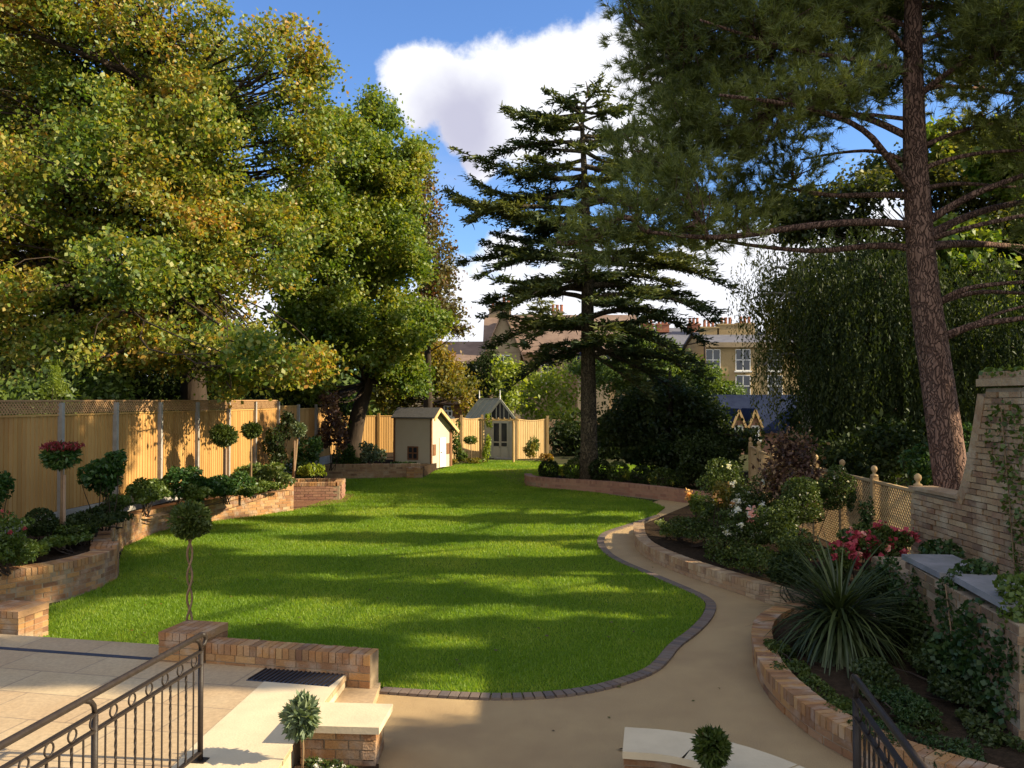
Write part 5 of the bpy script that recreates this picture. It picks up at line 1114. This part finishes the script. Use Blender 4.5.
for nm, lab, sel, tx, ty in (('lime_or_shade_tree', 'unseen tree added past the pine, crown shaped to throw bands of shade', [b for b in sb if b[0][1] < 15.5], 15.5, 12.5), ('lime_or_shade_tree', 'second unseen tree added past the pine, crown shaped to shade the far lawn', [b for b in sb if b[0][1] >= 15.5], 15.5, 21)):
    tree(nm, lab, 'tree', [np.array([tx, ty, 0]), np.array([tx, ty, 5]), np.array([tx, ty, 11])], 0.28, sel, 'oak_leaf_green', len(sel) * 46, 76, 0.34, 0.23, twig=0.1, lo=0.1)

# ------------------------------------------------------------------ plants near and far
def Pb(px, py, d, rpx, rpy, dep=None):
    return (D(px, py, d), (rpx * d / FPX, dep or rpx * d / FPX, rpy * d / FPX))
def lollipop(label, px, py, d, rpx, rpy, zb, leaf='box_leaf', n=2600, size=0.03, twist=False, stake=False, name='topiary_tree', stemr=0.014, stem='stem', stem_px=None):
    c, r_ = Pb(px, py, d, rpx, rpy); r_ = np.array(r_); bx = c[0] if stem_px is None else HX(stem_px, d)
    t = thing(name, label, 'topiary', (bx, d, zb)); mb = MB()
    if twist:
        zs = np.linspace(zb - 0.02, c[2] - r_[2] * 0.5, 40)
        mb.tube([(bx + 0.026 * math.cos(i * .5), d + 0.026 * math.sin(i * .5), z) for i, z in enumerate(zs)], 0.013, 7)
        mb.tube([(bx - 0.026 * math.cos(i * .5), d - 0.026 * math.sin(i * .5), z) for i, z in enumerate(zs)], 0.012, 7)
    else: mb.tube([(bx, d, zb - 0.02), ((bx + c[0]) / 2 + 0.01, d, (zb + c[2]) / 2), (c[0], d, c[2])], [stemr * 1.15, stemr, stemr * 0.7], 8)
    mb.build('stem', stem, t, smooth=True)
    if stake:
        mb = MB(); mb.tube([(bx + 0.06, d - 0.03, zb - 0.02), (bx + 0.06, d - 0.03, zb + (c[2] - zb) * 0.8)], 0.025, 7); mb.build('stake', 'stake', t)
    pts, _ = in_blobs([(c, r_ * np.array([0.9, 0.9, 0.9]))] + [(c + unit(rng.normal(size=3)) * r_ * 0.42, r_ * 0.58) for _ in range(7)], int(n * 1.3), 0.5); n = len(pts); out = unit(pts - c)
    dr = unit(out + rng.normal(size=pts.shape) * 0.45)
    nrm = unit(np.cross(dr, rng.normal(size=pts.shape))); b = np.cross(nrm, dr); sz = size * rng.uniform(0.7, 1.3, n)[:, None]
    v = np.stack([pts - dr * sz * .5, pts + b * sz * .24, pts + dr * sz * .7, pts - b * sz * .24], 1).reshape(-1, 3)
    faces_obj('foliage', v, 4, leaf, t)
    # twigs inside the head
    mb = MB()
    for i in range(14):
        e = c + unit(rng.normal(size=3)) * r_ * 0.85; mb.tube([c - np.array([0, 0, r_[2] * .6]), (c + e) / 2, e], [0.006, 0.004, 0.002], 3, cap=False)
    mb.build('twig', 'stem', t)
    return t
lollipop('small silver green standard bush on thin stem before the brick planter wall', 302, 717, 6.45, 18, 21, 0.03, 'grey_leaf', 900, 0.075, stemr=0.009)
lollipop('small dark ball bush beside the curved pale coping', 711, 747, 5.8, 18, 21, 0.2, 'box_leaf', 1300, 0.055, stemr=0.009)
lollipop('round lollipop box tree with twisted stem behind the patio pier', 190, 520, 9.35, 23, 20, 0.02, 'box_leaf', 4200, 0.040, twist=True)
lollipop('standard photinia with red tipped head and wooden stake', 62, 456, 13.8, 20, 14, 0.5, 'laurel_leaf', 1500, 0.075, stake=True, stemr=0.03)
# its red tips
c, r_ = Pb(62, 446, 13.8, 20, 5); p, _ = in_blobs([(c, r_)], 330, 0.2); par = [o for o in bpy.data.objects if o.get('label', '').startswith('standard photinia')][0]
faces_obj('red_tip', leaf_quads(p, 0.08, 0.4, 0.2), 4, 'red_leaf', par)
lollipop('broad standard tree, darkest ball before the sunlit fence', 224, 435, 20.2, 15, 12, 0.5, 'box_leaf', 2600, 0.07, stemr=0.03, stake=True)
lollipop('smaller standard ball touching the broader one by the fence', 251, 430, 21.0, 11, 9, 0.5, 'box_leaf', 1700, 0.07, stemr=0.025)
lollipop('grey green standard ball above the square planter', 298, 430, 24.9, 9, 9, 0.5, 'grey_leaf', 1500, 0.07, stemr=0.04, stem_px=293, stake=True)
lollipop('tiny standard tree in front of the pale woven fence', 471, 440, 39.0, 8, 5, 0.05, 'hedge_leaf', 500, 0.09, stemr=0.02)
lollipop('small conical tree by the far fence panel', 533, 445, 41, 7, 10, 0.0, 'hedge_leaf', 500, 0.11, stemr=0.02)

S = shrub
# left bed
S('camellia_shrub', 'bushy dark glossy shrub against the golden fence', 'shrub', [Pb(104, 474, 15.5, 21, 24), Pb(112, 462, 15.6, 13, 16)], 'laurel_leaf', 1500, 0.095, stem_to=0.5)
S('box_ball', 'dark clipped box ball beside the staked photinia', 'shrub', [Pb(40, 522, 13.2, 15, 14)], 'dark_leaf', 2400, 0.045, stem_to=0.5, lo=0.8)
S('laurel_shrub', 'dark green shrub at the edge of the picture by the fence', 'shrub', [Pb(0, 488, 14.0, 18, 20), Pb(-14, 500, 13.6, 22, 26)], 'laurel_leaf', 1300, 0.08, stem_to=0.5)
S('salvia_plant', 'tangled plant with small red flowers above the curved wall', 'plant', [Pb(8, 530, 11.9, 26, 20), Pb(-20, 550, 11.7, 30, 24), Pb(18, 553, 12.1, 22, 14)], 'hedge_leaf', 3000, 0.05, stem_to=0.5, flowers=[('crimson_petal', 16, 0.05)])
S('geranium_plant', 'low leafy plant with yellow green leaves behind the wall', 'plant', [Pb(70, 540, 13.5, 16, 6, 0.4), Pb(52, 541, 13.2, 16, 7, 0.4)], 'hedge_leaf', 800, 0.075, stem_to=0.5)
S('ground_cover_plant', 'dark low ground cover along the bed under the photinia', 'plant', [Pb(90, 520, 14.6, 30, 7, 1.2), Pb(60, 526, 14.0, 24, 6, 1.0), Pb(108, 508, 15.8, 16, 6, 0.9)], 'dark_leaf', 2600, 0.07, stem_to=0.5)
S('ground_cover_plant', 'sparse leafy cover near the corner pier', 'plant', [Pb(85, 528, 14.2, 14, 6, 0.4)], 'ivy_leaf', 1100, 0.06, stem_to=0.5)
S('viburnum_shrub', 'mid green shrub at the start of the long bed wall', 'shrub', [Pb(143, 489, 18.0, 16, 11), Pb(158, 486, 18.6, 16, 12)], 'hedge_leaf', 1700, 0.085, stem_to=0.5)
S('viburnum_shrub', 'taller green shrub spilling over the long bed wall', 'shrub', [Pb(180, 482, 18.9, 24, 17), Pb(205, 488, 19.4, 22, 13)], 'laurel_leaf', 2600, 0.085, stem_to=0.5)
S('viburnum_shrub', 'deep green shrub below the pair of standard balls', 'shrub', [Pb(226, 486, 19.9, 22, 13), Pb(243, 484, 20.4, 20, 13)], 'laurel_leaf', 2200, 0.085, stem_to=0.5)
S('ground_cover_plant', 'leafy green filling between the shrubs along the fence foot', 'plant', [Pb(150, 494, 17.8, 20, 8, 0.5), Pb(192, 492, 19.0, 24, 9, 0.5), Pb(235, 490, 20.2, 26, 8, 0.5), Pb(262, 486, 21.6, 20, 8, 0.4)], 'hedge_leaf', 3600, 0.08, stem_to=0.5, lo=0.3)
S('ground_cover_plant', 'mixed low greenery under the camellia and corner pier', 'plant', [Pb(118, 502, 16.2, 18, 9, 0.5), Pb(72, 530, 13.9, 24, 9, 0.5), Pb(30, 548, 12.5, 26, 8, 0.4)], 'hedge_leaf', 3000, 0.06, stem_to=0.5, lo=0.3)
S('euonymus_shrub', 'pale variegated shrub over the end of the bed wall', 'shrub', [Pb(268, 473, 22.3, 22, 13), Pb(284, 479, 22.4, 12, 9), Pb(250, 474, 22.2, 16, 11)], 'variegated_leaf', 2600, 0.095, stem_to=0.5)
S('climbing_plant', 'dark climber against the fence between the standards', 'climber', [Pb(276, 445, 25.5, 12, 24, 0.5), Pb(286, 425, 26, 9, 18, 0.4)], 'dark_leaf', 1300, 0.11, stem_to=0.5)
S('climbing_plant', 'tall dark climber behind the square planter', 'climber', [Pb(306, 452, 27.3, 15, 26, 0.6), Pb(300, 470, 26.5, 14, 14, 0.5)], 'laurel_leaf', 1600, 0.11, stem_to=0.4)
S('purple_shrub', 'purple leaved shrub beside the leaning trunk', 'shrub', [Pb(332, 430, 30.5, 16, 26, 0.8), Pb(330, 405, 30.5, 12, 16, 0.6)], 'purple_leaf', 1400, 0.13, stem_to=0.4)
S('fern_plant', 'fresh green plant filling the square planter', 'plant', [Pb(316, 471, 25.0, 12, 8, 0.35), Pb(303, 470, 25.1, 8, 7, 0.3)], 'bright_leaf', 500, 0.10, stem_to=0.4)
for px, py, rx, ry, lf, lab in ((342, 456, 15, 14, 'laurel_leaf', 'rounded dark shrub at the foot of the leaning trunk'), (372, 453, 13, 14, 'grey_leaf', 'blue grey shrub left of the playhouse'),
                                (356, 465, 12, 7, 'hedge_leaf', 'small green tuft on top of the far bed wall'), (402, 467, 18, 7, 'ivy_leaf', 'low plants below the playhouse window'), (412, 471, 8, 5, 'grey_leaf', 'silvery sprig at the end of the far bed wall')):
    S('garden_shrub', lab, 'shrub', [Pb(px, py, 32.7, rx, ry, 0.4)], lf, 800, 0.12, stem_to=0.3)
S('rose_bush', 'thin climber between playhouse and pale fence', 'climber', [Pb(455, 440, 38.6, 8, 22, 0.3), Pb(460, 456, 38.6, 9, 10, 0.3)], 'hedge_leaf', 600, 0.13, stem_to=0.0)
S('rose_bush', 'green climber rising up the arch post', 'climber', [Pb(487, 450, 39.3, 6, 16, 0.3), Pb(489, 420, 39.3, 4, 12, 0.25)], 'bright_leaf', 500, 0.12, stem_to=0.0)
S('rose_bush', 'loose shrub before the panel right of the greenhouse', 'shrub', [Pb(530, 452, 40.5, 8, 8, 0.3), Pb(545, 458, 39.5, 9, 6, 0.3)], 'gold_leaf', 450, 0.13, stem_to=0.0)
S('heather_plant', 'brown flowering strip at the foot of the pale fence', 'plant', [Pb(448, 462, 37.5, 14, 4, 0.4), Pb(470, 461, 38.5, 14, 4, 0.4)], 'gold_leaf', 700, 0.10, stem_to=0.0)
# cedar bed: alternating clipped balls and light clumps
for i, (px, py, r_, lf, lab) in enumerate(((549, 470, 11, 'dark_leaf', 'dark clipped ball nearest the tip of the cedar bed'), (575, 470, 12, 'box_leaf', 'clipped ball touching the cedar trunk on its sunless side'),
        (600, 470, 12, 'dark_leaf', 'clipped ball just past the cedar trunk'), (618, 472, 12, 'box_leaf', 'clipped ball second past the cedar trunk'), (642, 477, 12, 'dark_leaf', 'clipped ball third past the cedar trunk'), (664, 480, 14, 'box_leaf', 'clipped ball fourth past the cedar trunk'), (688, 483, 14, 'dark_leaf', 'clipped ball where the cedar wall meets the path'))):
    dd = 28.6 - max(0, px - 560) * 0.026
    S('box_ball', lab, 'shrub', [Pb(px, py, dd, r_, r_ * 0.95)], lf, 1100, 0.085, stem_to=0.28, lo=0.75)
for px, py, lab in ((563, 470, 'sunlit yellowish clump left of the cedar trunk'), (629, 476, 'small golden clump between clipped balls'), (652, 479, 'golden clump further along the cedar bed'), (676, 482, 'last golden clump of the cedar bed')):
    S('golden_plant', lab, 'plant', [Pb(px, py, 28.6 - max(0, px - 560) * 0.026, 7, 5)], 'bright_leaf', 260, 0.09, stem_to=0.28, flowers=[('yellow_petal', 3, 0.09)])
S('hydrangea_shrub', 'shaded hydrangea with pale heads behind the cedar bed', 'shrub', [Pb(648, 452, 31.5, 22, 12), Pb(630, 455, 31.8, 16, 9), Pb(668, 448, 31, 16, 14)], 'ivy_leaf', 2600, 0.13, stem_to=0.2, flowers=[('variegated_leaf', 14, 0.14)])
S('rhododendron_shrub', 'big dark rounded shrub between cedar bed and roses', 'shrub', [Pb(700, 455, 25, 26, 26), Pb(688, 470, 24.6, 18, 16), Pb(716, 448, 26, 20, 20)], 'dark_leaf', 4200, 0.11, stem_to=0.2)
# rose bed
S('rose_bush', 'large white rose bush in full flower with one pink bloom', 'rose bush', [Pb(728, 484, 16.5, 34, 24), Pb(765, 490, 15.6, 32, 26), Pb(735, 505, 15.6, 34, 18), Pb(745, 525, 14.8, 34, 18), Pb(712, 510, 16.0, 24, 14)], 'box_leaf', 8200, 0.055, stem_to=0.17, flowers=[('white_petal', 54, 0.10), ('pink_petal', 1, 0.2)])
S('rose_bush', 'small peach and orange rose at the path corner', 'rose bush', [Pb(697, 499, 17.0, 9, 11), Pb(698, 508, 17.0, 9, 8)], 'hedge_leaf', 800, 0.055, stem_to=0.17, flowers=[('peach_petal', 2, 0.16)])
S('azalea_shrub', 'yellow and orange leaved clump amid the white roses', 'shrub', [Pb(722, 488, 15.3, 13, 9), Pb(722, 500, 15.3, 13, 9)], 'gold_leaf', 900, 0.06, stem_to=0.17, flowers=[('peach_petal', 5, 0.08), ('yellow_petal', 7, 0.07)])
S('smoke_bush', 'tall purple bronze smoke bush before the trellis', 'shrub', [Pb(786, 456, 15.0, 13, 20), Pb(803, 458, 14.8, 13, 20), Pb(815, 480, 14.6, 12, 18), Pb(776, 480, 15.0, 12, 18), Pb(795, 488, 14.6, 16, 20)], 'purple_leaf', 3400, 0.08, stem_to=0.17, clump=9, lo=0.1)
S('myrtle_shrub', 'dense small leaved shrub with tiny white specks below the smoke bush', 'shrub', [Pb(800, 505, 13.3, 34, 28), Pb(835, 490, 13.6, 22, 22), Pb(780, 520, 13.0, 28, 22)], 'box_leaf', 9000, 0.045, stem_to=0.17, flowers=[('white_petal', 60, 0.022)])
S('jasmine_climber', 'sparse green climber on the trellis panel', 'climber', [Pb(868, 512, 13.4, 10, 18, 0.12), Pb(850, 500, 14.4, 7, 16, 0.12)], 'ivy_leaf', 620, 0.05, stem_to=0.3)
S('hydrangea_shrub', 'crimson flowered shrub in front of the trellis', 'flowering shrub', [Pb(862, 545, 11.4, 32, 20), Pb(888, 548, 11.2, 26, 22), Pb(842, 560, 11.0, 20, 18)], 'box_leaf', 5200, 0.055, stem_to=0.17, flowers=[('crimson_petal', 34, 0.13), ('pink_petal', 6, 0.08)])
S('garden_shrub', 'dark low planting spilling over the path edging wall', 'shrub', [Pb(690, 528, 16.0, 26, 12, 0.8), Pb(712, 520, 16.2, 26, 12, 0.8), Pb(800, 548, 12.6, 34, 18, 0.7), Pb(676, 532, 16.6, 14, 9, 0.5), Pb(725, 545, 14.6, 32, 18, 0.9), Pb(765, 562, 13.0, 34, 18, 0.8), Pb(752, 530, 14.6, 30, 16, 0.8)], 'box_leaf', 9000, 0.05, stem_to=0.17, lo=0.5)
S('sedum_plant', 'pale green tuft hanging at the path wall tip', 'plant', [Pb(668, 532, 16.8, 9, 7, 0.3), Pb(662, 524, 17.4, 8, 5, 0.3)], 'variegated_leaf', 380, 0.05, stem_to=0.17)
S('garden_shrub', 'dark mound behind the spiky plant', 'shrub', [Pb(800, 575, 11.2, 34, 18, 0.8), Pb(885, 590, 10.2, 34, 26, 0.6), Pb(905, 625, 9.3, 26, 24, 0.4)], 'dark_leaf', 7500, 0.055, stem_to=0.17)
S('lavender_plant', 'shaded low planting along the kerb wall under the spiky plant', 'plant', [Pb(790, 672, 8.6, 22, 14, 0.45), Pb(815, 690, 8.1, 28, 14, 0.45), Pb(848, 712, 7.5, 30, 14, 0.4), Pb(775, 650, 9.3, 16, 12, 0.4)], 'box_leaf', 6500, 0.036, stem_to=0.17)
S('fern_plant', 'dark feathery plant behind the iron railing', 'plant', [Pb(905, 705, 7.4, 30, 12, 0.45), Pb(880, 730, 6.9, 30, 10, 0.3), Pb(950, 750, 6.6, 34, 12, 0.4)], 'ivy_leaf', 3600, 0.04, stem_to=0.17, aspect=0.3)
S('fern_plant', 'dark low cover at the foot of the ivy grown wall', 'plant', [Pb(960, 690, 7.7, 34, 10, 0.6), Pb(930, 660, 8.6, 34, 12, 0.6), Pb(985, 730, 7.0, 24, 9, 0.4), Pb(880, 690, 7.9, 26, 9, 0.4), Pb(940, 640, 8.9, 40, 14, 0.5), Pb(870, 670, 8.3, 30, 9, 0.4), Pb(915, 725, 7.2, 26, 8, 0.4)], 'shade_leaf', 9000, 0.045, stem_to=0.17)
S('alyssum_plant', 'white flowering plant in the small bed by the patio', 'plant', [Pb(318, 768, 6.45, 22, 12, 0.12), Pb(345, 772, 6.4, 16, 9, 0.12)], 'box_leaf', 1100, 0.03, stem_to=0.03, flowers=[('white_petal', 22, 0.030)])
# ivy on the low wall and the tall wall
def ivy(label, blobs, n, size=0.06, leaf='ivy_leaf', base=None, vines=()):
    t = thing('ivy', label, 'ivy', base or blobs[0][0])
    p, _ = in_blobs(blobs, n, 0.1); faces_obj('foliage', leaf_quads(p, size, 0.85, 0.4), 4, leaf, t)
    mb = MB()
    for v in vines: mb.tube(v, 0.008, 5)
    if vines: mb.build('stem', 'stem', t)
ivy('ivy trailing down the low wall below its first stone slab', [((4.42, 9.2, 0.7), (0.13, 0.35, 0.42)), ((4.36, 8.95, 0.4), (0.13, 0.3, 0.4)), ((4.44, 9.7, 0.5), (0.14, 0.5, 0.45)), ((4.5, 10.2, 0.7), (0.14, 0.4, 0.35))], 3600, 0.055, vines=[[(4.37, 9.2, 0.1), (4.38, 9.1, 0.6), (4.37, 9.2, 1.0)]])
ivy('ivy covering the gap between the two stone slabs', [((4.32, 8.4, 0.85), (0.12, 0.3, 0.4)), ((4.60, 8.5, 1.22), (0.2, 0.18, 0.1)), ((4.28, 8.1, 0.5), (0.1, 0.3, 0.4)), ((4.18, 7.7, 0.7), (0.13, 0.4, 0.42)), ((4.14, 7.3, 0.35), (0.13, 0.4, 0.35)), ((4.2, 8.2, 0.35), (0.16, 0.5, 0.3)), ((4.14, 7.1, 0.8), (0.1, 0.25, 0.25))], 5200, 0.055, vines=[[(4.24, 8.3, 0.1), (4.2, 8.2, 0.6), (4.24, 8.4, 1.1)]])
ivy('sprig of green leaves resting on the near stone slab', [((4.32, 7.35, 1.3), (0.16, 0.25, 0.12)), ((4.2, 7.15, 1.1), (0.12, 0.2, 0.2))], 620, 0.05, 'hedge_leaf')
ivy('sparse creeper spreading over the face of the tall old wall', [((5.70, 9.9, 2.45), (0.05, 0.45, 0.55)), ((5.70, 9.7, 1.75), (0.05, 0.3, 0.4)), ((5.72, 9.6, 1.2), (0.05, 0.25, 0.4)), ((5.8, 10.0, 3.22), (0.2, 0.5, 0.08))], 620, 0.06, 'hedge_leaf', vines=[[(5.69, 9.7, 0.8), (5.69, 9.8, 1.7), (5.69, 9.95, 2.8)]])
ivy('small dark fern growing from the foot of the tall wall', [((5.35, 10.7, 1.0), (0.25, 0.3, 0.16))], 420, 0.06)

# cordyline
def spiky(label, c, zc, n, rad, name='cordyline_plant', sun_tip=False):
    t = thing(name, label, 'spiky plant', c); mb = MB(); mb.tube([(c[0], c[1], c[2]), (c[0], c[1], zc)], [0.10, 0.07], 8); mb.build('stem', 'bark', t)
    V = []
    for i in range(n):
        az = rng.uniform(0, 2 * math.pi); el = math.asin(rng.uniform(-0.55, 0.94)); ln = rad * rng.uniform(0.7, 1.12) * (0.85 if i % 3 == 0 else 1); w = 0.034 * rng.uniform(0.7, 1.1)
        h = np.array([math.cos(az), math.sin(az), 0]); p = np.array([c[0], c[1], zc + rng.uniform(-0.2, 0.12)]); e = el; K = 6; sd = np.array([-h[1], h[0], 0]); prev = None
        for k in range(K + 1):
            ww = w * (0.6 + 0.8 * (k / K)) if k < 2 else w * (1 - ((k - 2) / (K - 1.95)) ** 1.3) + 0.001
            cur = (p - sd * ww / 2, p + sd * ww / 2)
            if prev is not None: V.append([prev[0], prev[1], cur[1], cur[0]])
            prev = cur; p = p + (h * math.cos(e) + np.array([0, 0, math.sin(e)])) * ln / K; e -= (0.035 + 0.13 * math.cos(e)) * (1.35 if el < 0.3 else 0.75)
    # one connected strip per blade
    V = np.array(V); nb = len(V); me = bpy.data.meshes.new('leaf_blade'); K = 6
    b = np.array(list(t['_base'])); vs, fs = [], []
    for i in range(nb // K):
        s0 = len(vs); q = V[i * K:(i + 1) * K]; vs += [tuple(q[0][0] - b), tuple(q[0][1] - b)]
        for k in range(K): vs += [tuple(q[k][3] - b), tuple(q[k][2] - b)]; fs.append((s0 + 2 * k, s0 + 2 * k + 1, s0 + 2 * k + 3, s0 + 2 * k + 2))
    me.from_pydata(vs, [], fs); me.materials.append(M['cordyline_leaf']); o = bpy.data.objects.new('foliage', me); C.objects.link(o); o.parent = t
spiky('big spiky cordyline with long arching dark leaves beside the path', (HX(838, 9.2), 9.2, 0.17), 0.56, 620, 0.98)

# fallen leaves on the path and lawn
lf = []
for _ in range(60):
    x, y = rng.uniform(0.2, 3.6), rng.uniform(6.5, 16); lf.append((x, y, 0.012))
lf = np.array([p for p in lf if not pip(np.array([[p[0], p[1]]]), lawnP)[0] and (p[0] < 2.4 if p[1] < 9.5 else p[0] < 2.5)])
l2 = np.stack([rng.uniform(-6, 3, 420), rng.uniform(9, 30, 420), np.full(420, LZ + 0.035)], 1); l2 = l2[pip(l2[:, :2], lawnP)]
lf = np.concatenate([lf, l2])
v = leaf_quads(lf, 0.05, 0.7, 6.0); o = faces_obj('fallen_leaves', v, 4, 'copper_leaf'); tagm(o, 'scattered fallen brown leaves lying on the path and lawn', 'leaf litter', kind='stuff')
for o in bpy.data.objects:
    if '_base' in o: del o['_base']
